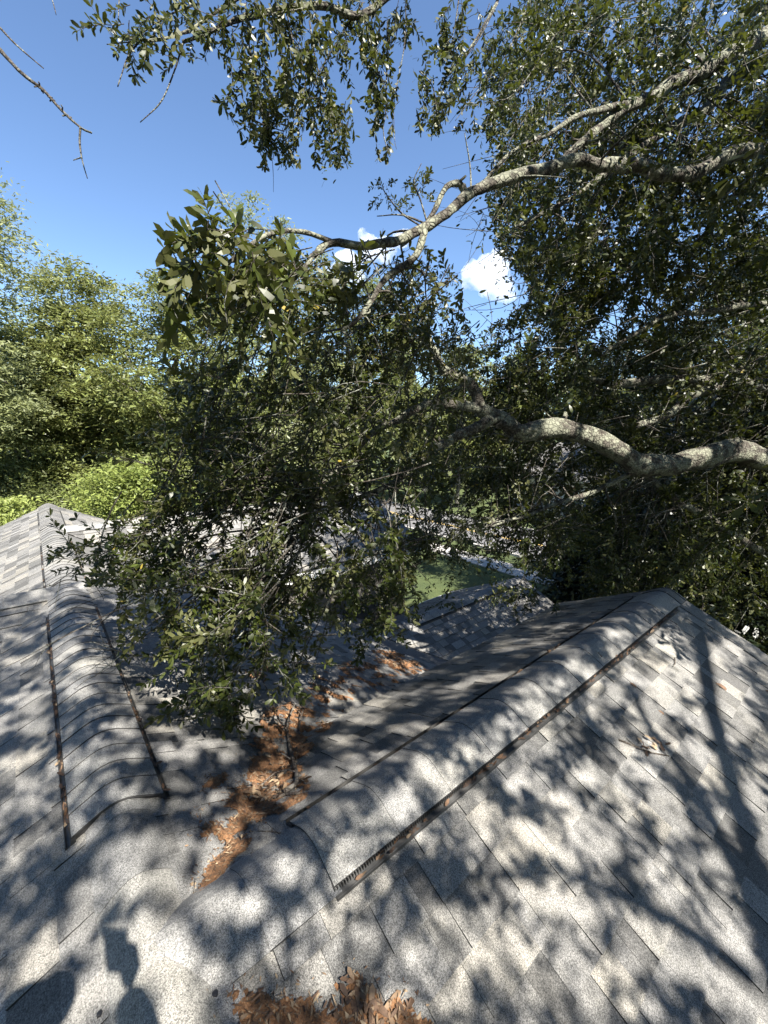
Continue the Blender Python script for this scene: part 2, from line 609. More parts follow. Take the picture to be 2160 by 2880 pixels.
shingles = []           # (score, verts, faces, tone)
srng = random.Random(11)
for name, o, al, dn, H, poly in SLOPES:
    pl = Plane(o, al, dn, H)
    # deck under the shingles
    top = [pl.pt(a, b, -0.012) for a, b in poly]
    bot = [pl.pt(a, b, -0.10) for a, b in poly]
    k = len(poly)
    fc = [list(range(k)), [k + i for i in range(k)][::-1]] + [[i, (i + 1) % k, k + (i + 1) % k, k + i] for i in range(k)]
    obj('roof_deck', pymesh('roof_deck', top + bot, fc, 0.15), M['shingle'], house)
    amin, amax = min(q[0] for q in poly), max(q[0] for q in poly)
    bmax = max(q[1] for q in poly)
    ex = EXPO / KS
    rows = int(bmax / ex) + 1
    far = name in ('left_wing_far', 'right_wing_far', 'main_right_c')
    for r in range(rows):
        b1 = bmax - (rows - 1 - r) * ex          # butt edge of this course
        b0 = b1 - ex
        a = amin - srng.random() * 0.3
        tabflag = srng.random() < 0.5
        while a < amax:
            w = srng.choice((0.13, 0.16, 0.18, 0.22, 0.27)) if tabflag else srng.choice((0.07, 0.10, 0.15, 0.19))
            if far:
                w = 0.4
            thick = (0.0105 if tabflag else 0.0055) + srng.uniform(-0.0008, 0.0012)
            tone = srng.gauss(0.52, 0.2) if tabflag else srng.gauss(0.24, 0.17)
            if srng.random() < 0.06:
                tone += 0.25
            tone = min(1, max(0, tone))
            g = 0.0009
            jb = srng.uniform(-0.002, 0.002)
            rect = [(a + g, b0 - 0.012), (a + w - g, b0 - 0.012), (a + w - g, b1 + jb), (a + g, b1 + jb)]
            a += w
            tabflag = not tabflag if srng.random() < 0.85 else tabflag
            cp = clip_poly(rect, poly)
            if len(cp) < 3 or poly_area(cp) < 2e-5:
                continue
            tb = [pl.pt(x, y, 0.001 + thick * max(0.0, (y - (b0 - 0.012)) / (ex + 0.012))) for x, y in cp]
            bb = [pl.pt(x, y, -0.004) for x, y in cp]
            k = len(cp)
            fc = [list(range(k))] + [[(i + 1) % k, i, k + i, k + (i + 1) % k] for i in range(k)]
            c = np.mean(tb, axis=0)
            nn = np.cross(tb[1] - tb[0], tb[2] - tb[1])
            if nn @ pl.n < 0:
                fc = [q[::-1] for q in fc]
            dv = CAM - c
            d2 = dv @ dv
            px, py, z = proj(c)
            score = 0.0
            if z > 0.2 and -10 < px < 2170 and -10 < py < 2890:
                score = poly_area(cp) * abs(dv @ pl.n) / d2 ** 1.5
            shingles.append((score, tb + bb, fc, tone))
shingles.sort(key=lambda s: -s[0])
for sc_, v, f, t in shingles[:300]:
    obj('shingle', pymesh('shingle', v, f, t, mi=[0] + [1] * (len(f) - 1)), [M['shingle'], M['edge']], house)
mb = MB()
for sc_, v, f, t in shingles[300:]:
    mb.add(v, f, t, [0] + [1] * (len(f) - 1))
tag(obj('shingles', mb.mesh('shingles'), [M['shingle'], M['edge']], house), kind='stuff')


# --- ridge caps and ridge vents
def arch(half, rise, edge_drop, n=10):
    """profile across a ridge: list of (offset, height above the ridge line)"""
    out = []
    for i in range(n + 1):
        x = -half + 2 * half * i / n
        ax = abs(x)
        rr = half * 0.42
        y = -MS * ax if ax > rr else -MS * (rr / 2 + ax * ax / (2 * rr))
        ed = edge_drop if not isinstance(edge_drop, tuple) else edge_drop[0 if x < 0 else 1]
        out.append((x, y + rise - ed * (ax / half) ** 2))
    return out


def ridge_pt(kind, s, x, h):
    """kind = (axis, u0, v0, H): s along the ridge, x across it"""
    axis, c0, H = kind
    if axis == 'u':
        return W(s, c0 + x, H - h)
    return W(c0 + x, s, H - h)


def cap_piece(kind, s0, s1, half, rise, drop, th, sgn, jit=0.0):
    pr = arch(half, rise, drop)
    v, f = [], []
    n = len(pr)
    for s, lift in ((s0, th), (s1, 0.002)):
        for x, h in pr:
            v.append(ridge_pt(kind, s + (jit * x), x, h + lift))
    for x, h in pr:
        v.append(ridge_pt(kind, s0 + (jit * x), x, h - 0.002))
    for i in range(n - 1):
        f.append([i, i + 1, n + i + 1, n + i])
        f.append([i + 1, i, 2 * n + i, 2 * n + i + 1])
    f.append([0, n, 2 * n])
    f.append([n - 1, 2 * n - 1, 3 * n - 1])
    return v, f


def cap_run(parent, kind, s0, s1, half, rise, drop, expo, th=0.008):
    s = s0
    rr = random.Random(int(s0 * 100) + 5)
    while s < s1 - 0.02:
        e = min(s + expo + 0.012, s1)
        v, f = cap_piece(kind, s, e, half, rise, drop, th + rr.uniform(0, 0.003), 1, rr.uniform(-0.03, 0.03))
        me = pymesh('ridge_cap', v, f, min(1, max(0, rr.gauss(0.5, 0.16))), mi=[i % 2 for i in range(len(f) - 2)] + [1, 1])
        obj('ridge_cap', me, [M['cap'], M['edge']], parent)
        s += expo


def vent(kind, s0, s1, expo, fins=None):
    half = 0.158
    mid = ridge_pt(kind, (s0 + s1) / 2, 0, 0)
    # core of the vent: dark louvred plastic below the caps
    mb = MB()
    pr = arch(half - 0.012, 0.030, 0.006)
    pr2 = arch(half - 0.012, -0.02, 0.006)
    v, f = [], []
    n = len(pr)
    for s in (s0 + 0.012, s1 - 0.01):
        v += [ridge_pt(kind, s, x, h) for x, h in pr] + [ridge_pt(kind, s, x, h) for x, h in pr2]
    for i in range(n - 1):
        f.append([i, i + 1, 2 * n + i + 1, 2 * n + i])
        f.append([i + 1, i, n + i, n + i + 1])
        f.append([2 * n + i, 2 * n + i + 1, 3 * n + i + 1, 3 * n + i])
    for e in (0, n - 1):
        f.append([e, n + e, 3 * n + e, 2 * n + e])
    mb.add(v, f)
    core = obj('ridge_vent', mb.mesh('ridge_vent'), M['plastic'], house)
    # flanges lying on the shingles each side, with an upturned lip
    for sd in (-1, 1):
        mb = MB()
        wd = 0.016 if (kind[0] == 'v' and sd > 0) else 0.0
        prof = [(half - 0.01, 0.0125), (half + 0.018 + wd, 0.0125 + wd * 0.3), (half + 0.020 + wd, 0.021 + wd * 0.6), (half + 0.023 + wd, 0.021 + wd * 0.6), (half + 0.023 + wd, 0.004)]
        v, f = [], []
        for s in (s0, s1):
            v += [ridge_pt(kind, s, sd * x, -MS * x + h) for x, h in prof]
        k = len(prof)
        for i in range(k - 1):
            f.append([i, i + 1, k + i + 1, k + i])
        f.append([0, 1, 2, 3, 4])
        mb.add(v, f)
        obj('vent_flange', mb.mesh('vent_flange'), M['flange'], core)
        mb = MB()
        s = s0
        while s < s1:
            for hh in (0.0,):
                p0 = ridge_pt(kind, s, sd * (half - 0.013), -MS * half + 0.010)
                e1 = ridge_pt(kind, s + 0.0035, sd * (half - 0.013), -MS * half + 0.010) - p0
                e2 = ridge_pt(kind, s, sd * (half + 0.004), -MS * half + 0.004) - p0
                mb.add(boxv(p0, e1, e2, np.array([0, 0, 0.026])), BOXF)
            s += 0.011
        tag(obj('louver_fins', mb.mesh('louver_fins'), M['flange'], core), kind='stuff')
    cap_run(core, kind, s0, s1, half, 0.036, 0.004, expo, 0.0065 if expo < 0.2 else 0.004)
    return core


KM = ('u', V0, HR)
K1 = ('v', U1, HR)
K3 = ('v', U3, H3)
K4 = ('v', U4, HR)
vent(KM, 1.76, 4.35, 0.127)
vent(KM, 5.05, 7.3, 0.127)
vent(KM, 8.3, 10.4, 0.127)
vent(K1, 0.60, 4.20, 0.30)
vent(K3, 5.0, 8.2, 0.2)
plain = MB()
pl_o = house
cap_run(house, KM, -1.6, 0.80, 0.16, 0.029, 0.030, 0.30, 0.003)
cap_run(house, KM, 0.80, 1.95, 0.12, 0.026, 0.026, 0.30, 0.002)
cap_run(house, KM, 4.30, 5.05, 0.158, 0.031, 0.014, 0.127)
cap_run(house, KM, 7.25, 8.35, 0.158, 0.031, 0.014, 0.18)
cap_run(house, KM, 10.35, 11.02, 0.158, 0.031, 0.014, 0.15)
cap_run(house, K1, 0.10, 0.62, 0.172, 0.031, (0.014, 0.034), 0.26, 0.003)
cap_run(house, K1, 4.18, 4.47, 0.16, 0.031, 0.014, 0.13)
cap_run(house, K3, 4.1, 5.02, 0.16, 0.031, 0.014, 0.2)
cap_run(house, K3, 8.18, 8.62, 0.16, 0.031, 0.014, 0.2)
cap_run(house, K4, 0.2, 6.3, 0.16, 0.031, 0.014, 0.2)
KL = ('v', UL, HR)
# left wing ridge runs towards -v
s = -5.5
while s < -0.05:
    v, f = cap_piece(KL, s + 0.33, s, 0.16, 0.03, 0.002, 0.008, 1)
    obj('ridge_cap', pymesh('ridge_cap', v, [q[::-1] for q in f], min(1, max(0, srng.gauss(0.5, 0.15)))), M['cap'], house)
    s += 0.30

# rake courses along the open gable end of the side ridge: overlapping edge shingles
for sd in (-1, 1):
    b = 0.12
    lim = 4.3 if sd < 0 else 1.05
    pl = Plane((U1, V0), (0, 1), (sd, 0), HR)
    while b < lim:
        e = min(b + 0.30, lim)
        tb = [pl.pt(4.20, b - 0.02, 0.010), pl.pt(4.385, b - 0.02, 0.010), pl.pt(4.385, e, 0.018), pl.pt(4.20, e, 0.018)]
        bb = [q - pl.n * 0.016 for q in tb]
        fc = [[0, 1, 2, 3], [1, 0, 4, 5], [2, 1, 5, 6], [3, 2, 6, 7], [0, 3, 7, 4]]
        if sd < 0:
            fc = [q[::-1] for q in fc]
        obj('rake_shingle', pymesh('rake_shingle', tb + bb, fc, min(1, max(0, srng.gauss(0.55, 0.15)))), M['shingle'], house)
        b += 0.28
    p0, p1 = pl.pt(4.36, 0, -0.01), pl.pt(4.36, lim, -0.01)
    d = pl.pt(4.40, 0, -0.01) - p0
    obj('rake_board', pymesh('rake_board', boxv(p0, p1 - p0, d, (0, 0, -0.16)), BOXF), M['white'], house)

# fascias, gutters, walls


def strip(name, a, b, dz, dn, m):
    a, b = np.asarray(a), np.asarray(b)
    t = np.asarray(dn)
    return obj(name, pymesh(name, boxv(a, b - a, t, (0, 0, dz)), BOXF), m, house)


def hvec(u, v):
    p = UD * u + VD * v
    return np.array([p[0], p[1], 0])


He = HR + MS * 1.05
strip('fascia', W(U1 + 1.045, V0 + 1.1, He + 0.03), W(U1 + 1.045, 4.45, He + 0.03), -0.14, hvec(0.02, 0), M['white'])
He = HR + MS * 1.9
strip('fascia', W(U4 - 1.9, V0 + 1.9, He + 0.03), W(U4 - 1.9, 6.3, He + 0.03), -0.15, hvec(-0.02, 0), M['white'])
He = H3 + MS * 2.0
strip('gutter', W(U3 + 2.0, V3 + 2.0, He + 0.02), W(U3 + 2.0, 8.6, He + 0.02), -0.06, hvec(0.07, 0), M['white'])
He = H3 + MS * 2.6
strip('gutter', W(U3 - 2.6, V3 + 2.6, He + 0.02), W(U3 - 2.6, 8.6, He + 0.02), -0.1, hvec(-0.1, 0), M['white'])


def wall_prism(axis, c0, lo, hi, s0, s1, H, drop):
    """walls under a gable: from the ground to just below the slopes"""
    prof = [(lo, ZC), (lo, H + MS * abs(lo) + drop), (0, H + drop), (hi, H + MS * abs(hi) + drop), (hi, ZC)]
    v = []
    for s in (s0, s1):
        for x, h in prof:
            v.append(W(s, c0 + x, h) if axis == 'u' else W(c0 + x, s, h))
    k = len(prof)
    f = [list(range(k)), [k + i for i in range(k)][::-1]] + [[i, k + i, k + (i + 1) % k, (i + 1) % k] for i in range(k)]
    obj('wall', pymesh('wall', v, f), M['wall'], house)


wall_prism('u', V0, -5.8, 5.8, -5.6, 10.7, HR, 0.16)
wall_prism('v', U1, -3.9, 0.85, 0.6, 4.1, HR, 0.15)
wall_prism('v', U3, -2.2, 1.7, 4.6, 8.3, H3, 0.15)
wall_prism('v', U4, -1.65, 2.3, 0.6, 6.0, HR, 0.15)

# dabs of black sealant on the caps
for px, py in [(517, 2556), (560, 2538), (550, 2610), (581, 2716), (612, 2716), (605, 2793), (280, 2850), (1077, 2353), (1126, 2316), (987, 2241), (1026, 2215), (162, 1781), (262, 1761), (261, 1777), (164, 1797)]:
    q = hit(px, py, 0.02 if py > 2500 else 0.036)
    if not q:
        continue
    c = W(*q)
    k = 10
    rr = srng.uniform(0.004, 0.0075)
    ring = [c + np.array([math.cos(t) * rr * 1.1, math.sin(t) * rr * srng.uniform(0.8, 1.5), 0.001 - 0.1 * math.sin(t) * rr]) for t in np.linspace(0, 2 * math.pi, k, endpoint=False)]
    top_ = [c + (q_ - c) * 0.6 + np.array([0, 0, 0.0015]) for q_ in ring]
    base = [q_ - np.array([0, 0, 0.02]) for q_ in ring]
    f = [list(range(k, 2 * k))] + [[i, (i + 1) % k, k + (i + 1) % k, k + i] for i in range(k)] + [[2 * k + i, 2 * k + (i + 1) % k, (i + 1) % k, i] for i in range(k)]
    obj('sealant_dab', pymesh('sealant_dab', ring + top_ + base, f), M['tar'], house)

# ================================================================== FOLIAGE TOOLS
LEAF_OUT = np.array([[0, 0, 0], [0.36, 0.40, 0], [0.36, -0.40, 0], [0.78, 0.44, 0], [0.78, -0.44, 0], [1.0, 0, 0]])


def leaf_block(base, d, up, L, Wd, curl):
    """(k,6,3) leaf outlines: base point, direction, normal, length, width, droop"""
    d = d / (np.linalg.norm(d, axis=1)[:, None] + 1e-9)
    s = np.cross(up, d)
    s /= np.linalg.norm(s, axis=1)[:, None] + 1e-9
    n = np.cross(d, s)
    o = LEAF_OUT
    V = (base[:, None, :] + d[:, None, :] * (o[None, :, 0:1] * L[:, None, None])
         + s[:, None, :] * (o[None, :, 1:2] * Wd[:, None, None])
         - n[:, None, :] * ((o[None, :, 0:1] ** 2) * (curl * L)[:, None, None])
         + n[:, None, :] * (np.abs(o[None, :, 1:2]) * (Wd * 0.25)[:, None, None]))
    return V


def leaves_mesh(name, V, tone):
    k = len(V)
    base = (np.arange(k) * 6)[:, None]
    lp = (base + np.array([[0, 2, 1, 1, 2, 4, 3, 3, 4, 5]])).ravel()
    sz = np.tile([3, 4, 3], k)
    return fastmesh(name, V.reshape(-1, 3), lp, sz, np.repeat(tone, 6))


def make_twig(rng, n=22, L=0.26, leafL=0.058, spread=1.0):
    """a twig along +x; returns leaf outlines and the stem polyline"""
    pts = [np.zeros(3)]
    d = np.array([1.0, 0, 0])
    for i in range(4):
        d = d + rng.normal(0, 0.16, 3) + np.array([0, 0, -0.04])
        d /= np.linalg.norm(d)
        pts.append(pts[-1] + d * L / 4)
    pts = np.array(pts)
    t = np.sort(np.clip(rng.beta(1.6, 1.0, n), 0.08, 1.0))
    t[-5:] = 1.0
    idx = np.minimum((t * 4).astype(int), 3)
    fr = t * 4 - idx
    base = pts[idx] + (pts[idx + 1] - pts[idx]) * fr[:, None]
    tang = pts[idx + 1] - pts[idx]
    tang /= np.linalg.norm(tang, axis=1)[:, None]
    az = np.arange(n) * 2.4 + rng.uniform(0, 6.28)
    rad = np.stack([np.zeros(n), np.cos(az), np.sin(az) * 0.8 + 0.15], 1)
    ang = rng.uniform(0.55, 1.15, n) * spread
    d = tang * np.cos(ang)[:, None] + rad * np.sin(ang)[:, None]
    up = np.array([0, 0, 1.0]) + rng.normal(0, 0.45, (n, 3)) + tang * 0.4
    Ls = leafL * rng.uniform(0.65, 1.3, n)
    return leaf_block(base, d, up, Ls, Ls * rng.uniform(0.32, 0.44, n), rng.uniform(-0.05, 0.28, n)), pts


TW = [make_twig(np.random.default_rng(100 + i), n=[20, 24, 17, 26, 22, 14, 24, 20][i], L=[0.2, 0.28, 0.16, 0.3, 0.24, 0.14, 0.26, 0.34][i]) for i in range(8)]


def frames(D, up=None, roll=0.5, rng=RNG):
    D = D / np.linalg.norm(D, axis=1)[:, None]
    k = len(D)
    U_ = np.tile([0, 0, 1.0], (k, 1)) + rng.normal(0, roll, (k, 3))
    Y = np.cross(U_, D)
    Y /= np.linalg.norm(Y, axis=1)[:, None] + 1e-9
    Z = np.cross(D, Y)
    return np.stack([D, Y, Z], 2)               # columns


class Foliage:
    def __init__(s):
        s.V, s.T, s.S = [], [], []

    def twigs(s, P, D, scale, rng=RNG, tone=0.45, tsd=0.22, stems=True, roll=0.5):
        P, D = np.asarray(P, float), np.asarray(D, float)
        if len(P) == 0:
            return
        scale = np.broadcast_to(scale, (len(P),))
        A = frames(D, roll=roll, rng=rng)
        which = rng.integers(0, len(TW), len(P))
        for i, (lv, st) in enumerate(TW):
            m_ = which == i
            if not m_.any():
                continue
            Am, Pm, sm = A[m_], P[m_], scale[m_]
            X = np.einsum('kab,lvb->klva', Am, lv) * sm[:, None, None, None] + Pm[:, None, None, :]
            s.V.append(X.reshape(-1, 6, 3))
            tt = np.clip(rng.normal(tone, tsd, (len(Pm), len(lv))) + rng.normal(0, 0.12, (len(Pm), 1)), 0, 0.96)
            tt = np.where(rng.random(tt.shape) < 0.004, 1.0, tt)
            s.T.append(tt.ravel())
            if stems and ((Pm - CAM) @ FWD).mean() < 4.4:
                s.S.append((np.einsum('kab,vb->kva', Am, st) * sm[:, None, None] + Pm[:, None, :]))

    def arrays(s):
        return np.concatenate(s.V), np.concatenate(s.T)

    def stem_mesh(s, name, r=0.0022):
        S = np.concatenate(s.S)                 # (k,5,3)
        k, n, _ = S.shape
        d = S[:, -1] - S[:, 0]
        d /= np.linalg.norm(d, axis=1)[:, None] + 1e-9
        a = np.cross(d, np.array([0.3, 0.2, 1.0]))
        a /= np.linalg.norm(a, axis=1)[:, None] + 1e-9
        b = np.cross(d, a)
        rr = r * np.linspace(1.2, 0.55, n)
        ring = []
        for j in range(3):
            th = 2 * math.pi * j / 3
            off = a * math.cos(th) + b * math.sin(th)
            ring.append(S + off[:, None, :] * rr[None, :, None])
        V = np.stack(ring, 2).reshape(k, n * 3, 3)
        q = []
        for i in range(n - 1):
            for j in range(3):
                q += [i * 3 + j, i * 3 + (j + 1) % 3, (i + 1) * 3 + (j + 1) % 3, (i + 1) * 3 + j]
        lp = (np.arange(k)[:, None] * (n * 3) + np.array(q)[None, :]).ravel()
        return fastmesh(name, V.reshape(-1, 3), lp, np.full(k * 3 * (n - 1), 4))


def in_poly(px, py, poly):
    c = np.zeros(len(px), bool)
    j = len(poly) - 1
    for i in range(len(poly)):
        xi, yi = poly[i]
        xj, yj = poly[j]
        m_ = ((yi > py) != (yj > py)) & (px < (xj - xi) * (py - yi) / (yj - yi + 1e-9) + xi)
        c ^= m_
        j = i
    return c


def vnoise(P, sc, seed=0.0):
    return np.array([mnoise.noise(Vector((p[0] * sc + seed, p[1] * sc - seed, p[2] * sc + 2 * seed))) for p in P])


# ================================================================== THE LIVE OAK
OAK = np.array([8.4, 5.2, 0.0])
oak = thing('live_oak_tree', 'huge live oak with lichened limbs and dark glossy leaves arching over the roof', 'tree', tuple(OAK))
fol = Foliage()

mb = MB()
tp = smooth_path([OAK + (0, 0, -0.3), OAK + (0.05, 0, 2.0), OAK + (-0.15, -0.1, 4.2), OAK + (-0.35, -0.2, 6.2), OAK + (-0.2, -0.6, 8.6), OAK + (0.2, -1.2, 11.0)], 5)
tube(mb, tp, 0.55, 0.20, 14, 0.25)
obj('trunk', mb.mesh('trunk', True), M['bark'], oak)

# limbs: picture point + depth, thickness in metres (near the trunk -> tip)
LIMBS = [
    ([(2900, 1500, 6.6), (2500, 1420, 6.0), (2160, 1300, 5.2), (2060, 1268, 5.0), (1930, 1296, 4.8), (1815, 1310, 4.6), (1740, 1272, 4.5), (1650, 1222, 4.4), (1560, 1205, 4.3), (1460, 1212, 4.2), (1405, 1178, 4.15), (1345, 1150, 4.1)], 0.165, 0.07),
    ([(1350, 1150, 4.1), (1325, 1085, 4.05), (1240, 1032, 4.0), (1218, 985, 3.9), (1205, 930, 3.9)], 0.062, 0.028),
    ([(1360, 1155, 4.1), (1290, 1140, 3.95), (1200, 1142, 3.8), (1120, 1180, 3.6), (1040, 1225, 3.5), (980, 1290, 3.4)], 0.05, 0.022),
    ([(1400, 1180, 4.15), (1330, 1205, 4.0), (1240, 1250, 3.9), (1160, 1310, 3.7), (1090, 1370, 3.6), (1010, 1400, 3.5)], 0.055, 0.02),
    ([(975, 1290, 3.3), (940, 1330, 3.2), (900, 1375, 3.1), (880, 1410, 3.0), (860, 1500, 3.0)], 0.035, 0.016),
    ([(2700, 820, 6.0), (2300, 470, 4.6), (2090, 425, 3.9), (1990, 470, 3.7), (1925, 492, 3.6), (1800, 470, 3.5), (1690, 462, 3.4), (1610, 452, 3.3), (1500, 480, 3.2), (1400, 515, 3.1), (1320, 540, 3.0), (1255, 600, 2.9), (1130, 668, 2.7), (1040, 690, 2.55), (930, 678, 2.4), (880, 720, 2.3)], 0.074, 0.018),
    ([(1310, 545, 3.0), (1290, 520, 2.98), (1255, 530, 2.95), (1215, 600, 2.9), (1190, 640, 2.85), (1130, 690, 2.8)], 0.026, 0.01),
    ([(1190, 650, 2.8), (1170, 720, 2.75), (1090, 780, 2.7), (1040, 850, 2.65), (1000, 900, 2.6), (960, 930, 2.6)], 0.026, 0.012),
    ([(930, 678, 2.4), (860, 655, 2.2), (800, 650, 2.0), (740, 665, 1.8), (690, 700, 1.65), (620, 760, 1.55)], 0.014, 0.007),
    ([(880, 720, 2.3), (850, 760, 2.1), (760, 800, 1.9), (680, 860, 1.8), (620, 900, 1.75)], 0.014, 0.006),
    ([(2800, -200, 6.5), (2160, 100, 4.6), (1990, 195, 4.4), (1880, 240, 4.3), (1790, 290, 4.2), (1700, 345, 4.1), (1640, 400, 4.0), (1560, 470, 3.9)], 0.095, 0.03),
    ([(2700, 0, 6.5), (2160, 170, 5.0), (1980, 310, 4.8), (1870, 370, 4.7), (1770, 440, 4.6), (1690, 500, 4.5), (1600, 560, 4.4), (1450, 640, 4.2)], 0.075, 0.018),
    ([(1800, 285, 4.2), (1700, 310, 4.0), (1620, 330, 3.9), (1540, 380, 3.8), (1450, 420, 3.7), (1350, 520, 3.6)], 0.035, 0.010),
    ([(2800, 1250, 7.5), (2400, 1100, 6.3), (2160, 1085, 5.9), (2000, 1075, 5.7), (1880, 1068, 5.6), (1780, 1075, 5.5), (1710, 1080, 5.4), (1640, 1055, 5.3)], 0.12, 0.03),
    ([(2030, 1085, 5.7), (1950, 1110, 5.6), (1870, 1170, 5.5), (1800, 1195, 5.4), (1760, 1202, 5.3)], 0.06, 0.03),
    ([(2600, 900, 8), (2160, 1010, 6.6), (2060, 1040, 6.4), (1960, 1060, 6.2), (1860, 1010, 6.0)], 0.09, 0.02),
    ([(2500, 800, 6.5), (2160, 850, 5.5), (2000, 875, 5.3), (1900, 885, 5.2), (1830, 910, 5.1), (1750, 960, 5.0), (1690, 1000, 4.9)], 0.05, 0.014),
    ([(2160, 1560, 5.5), (1900, 1400, 5.1), (1800, 1330, 5.0), (1700, 1370, 4.8), (1590, 1410, 4.6), (1480, 1450, 4.4), (1360, 1480, 4.3)], 0.045, 0.012),
    ([(1400, 0, 3.6), (1350, 90, 3.5), (1290, 180, 3.4), (1230, 240, 3.35)], 0.012, 0.005),
    ([(1700, -200, 4.0), (1200, -60, 3.0), (1020, 40, 2.8), (900, 20, 2.7), (690, 40, 2.6), (640, 65, 2.55), (515, 122, 2.5)], 0.03, 0.009),
    ([(760, -60, 2.6), (600, 40, 2.55), (540, 80, 2.5), (440, 115, 2.45), (360, 110, 2.4)], 0.010, 0.004),
]
limbpts = []
for i, (pp, r0, r1) in enumerate(LIMBS):
    P = smooth_path([at(*q) for q in pp], 5)
    P = P + np.stack([vnoise(P, 4.0, 3.1 + i), vnoise(P, 4.0, 9.7 + i), vnoise(P, 4.0, 17.3 + i)], 1) * min(0.03, r0 * 0.5)
    if i in (0, 5, 10, 11, 13, 15, 16):
        P = np.concatenate([smooth_path([tp[-1 - (i % 8)] if i in (10, 11) else tp[16 + (i % 3)], P[0]], 4)[:-1], P])
    mb = MB()
    tube(mb, P, r0, r1, 14 if r0 > 0.04 else 8, 0.34, i)
    lr = np.random.default_rng(500 + i)
    for _ in range(7 if r0 > 0.03 else 3):      # knots, stubs and shoots
        j = lr.integers(len(P) // 5, len(P) - 2)
        rj = r0 + (r1 - r0) * j / (len(P) - 1)
        dv = lr.normal(0, 1, 3) + np.array([-0.4, 0, 0.2])
        dv /= np.linalg.norm(dv)
        ln = rj + lr.choice([0.03, 0.08, 0.25, 0.4]) * lr.uniform(0.6, 1.2)
        mid_ = P[j] + dv * ln * 0.5 + lr.normal(0, 0.02, 3)
        tube(mb, smooth_path([P[j], mid_, P[j] + dv * ln + lr.normal(0, 0.04, 3)], 3), rj * lr.uniform(0.3, 0.55) if ln < rj + 0.1 else rj * 0.22, rj * 0.2 if ln < rj + 0.1 else 0.003, 7, 0.3, i)
    obj('limb', mb.mesh('limb', True), M['bark'], oak)
    limbpts.append(P[len(P) // 4:])
LP = np.concatenate(limbpts)

# bare dead twigs against the sky
DEAD = [([(-60, 70, 2.3), (0, 140, 2.25), (60, 205, 2.2), (120, 252, 2.2), (175, 312, 2.15), (226, 358, 2.1), (258, 374, 2.1)], 0.012, 0.004),
        ([(226, 358, 2.1), (224, 400, 2.1), (231, 450, 2.1), (246, 502, 2.1)], 0.0055, 0.002),
        ([(231, 442, 2.1), (206, 451, 2.1)], 0.003, 0.002),
        ([(-60, 10, 2.5), (0, 78, 2.45), (50, 130, 2.4), (122, 192, 2.35)], 0.008, 0.003),
        ([(140, -20, 2.5), (150, 10, 2.5), (158, 42, 2.5)], 0.004, 0.002),
        ([(336, -20, 2.5), (334, 25, 2.5), (333, 62, 2.5)], 0.004, 0.002),
        ([(515, 122, 2.5), (508, 145, 2.5), (485, 215, 2.5), (450, 290, 2.5), (394, 344, 2.5)], 0.006, 0.0025),
        ([(390, 118, 2.4), (360, 160, 2.4), (342, 210, 2.4), (331, 244, 2.4)], 0.005, 0.0025),
        ([(760, 250, 2.7), (758, 350, 2.7), (768, 480, 2.7), (769, 540, 2.7)], 0.003, 0.001),
        ([(1142, -20, 2.9), (1138, 120, 2.9), (1120, 220, 2.9), (1108, 300, 2.9), (1110, 390, 2.9), (1115, 420, 2.9)], 0.004, 0.0015)]
for i, (pp, r0, r1) in enumerate(DEAD):
    P = smooth_path([at(*q) for q in pp], 5)
    mb = MB()
    tube(mb, P, r0, r1, 6, 0.35, 50 + i)
    if i == 0:
        for k in range(26):                     # lichen tufts
            c = P[int(len(P) * random.uniform(0.45, 0.72))]
            q = c + np.random.default_rng(k).normal(0, 0.009, 3)
            tube(mb, np.array([c, (c + q) / 2 + 0.003, q]), 0.005, 0.003, 5, 0.5, k)
    obj('bare_twig', mb.mesh('bare_twig', True), M['twig'], oak)

# ---- leaf sprays.  hanging strands: picture polylines at a depth
STR = [
    ([(900, 20, 2.7), (760, 40, 2.6), (640, 70, 2.55), (540, 90, 2.5), (430, 110, 2.45), (300, 125, 2.4)], 46, 30),
    ([(560, 10, 2.6), (480, 40, 2.5), (400, 90, 2.45)], 14, 24),
    ([(690, 10, 2.65), (700, 120, 2.65), (718, 220, 2.65), (735, 300, 2.65), (745, 370, 2.65)], 44, 34),
    ([(800, 0, 2.75), (825, 120, 2.7), (860, 220, 2.7), (830, 330, 2.7), (790, 430, 2.7)], 48, 40),
    ([(870, 60, 2.8), (890, 180, 2.8), (925, 290, 2.8), (945, 360, 2.8), (925, 435, 2.8)], 52, 40),
    ([(1020, 10, 2.8), (960, 100, 2.8), (900, 200, 2.8), (870, 280, 2.8)], 44, 40),
    ([(680, 320, 2.65), (740, 350, 2.65), (800, 370, 2.65)], 16, 24),
    ([(1040, 10, 2.9), (1050, 110, 2.9), (1060, 220, 2.9), (1045, 300, 2.9)], 32, 30),
    ([(1090, 60, 2.9), (1085, 300, 2.9), (1078, 370, 2.9), (1095, 440, 2.9)], 16, 22),
    ([(1130, 20, 3.0), (1110, 120, 3.0)], 9, 20),
    ([(1290, 0, 3.3), (1275, 90, 3.3), (1250, 130, 3.3)], 22, 34),
    ([(1400, 10, 3.5), (1340, 120, 3.4), (1260, 230, 3.35), (1215, 340, 3.3)], 34, 36),
    ([(1480, 30, 3.6), (1420, 160, 3.5), (1340, 260, 3.4), (1280, 340, 3.4)], 46, 50),
    ([(1180, 200, 3.2), (1215, 240, 3.2), (1230, 320, 3.2)], 16, 26),
    ([(1560, 100, 3.9), (1450, 260, 3.7), (1360, 290, 3.6)], 44, 60),
    ([(1500, 300, 3.9), (1430, 400, 3.8), (1380, 480, 3.7)], 30, 44),
]
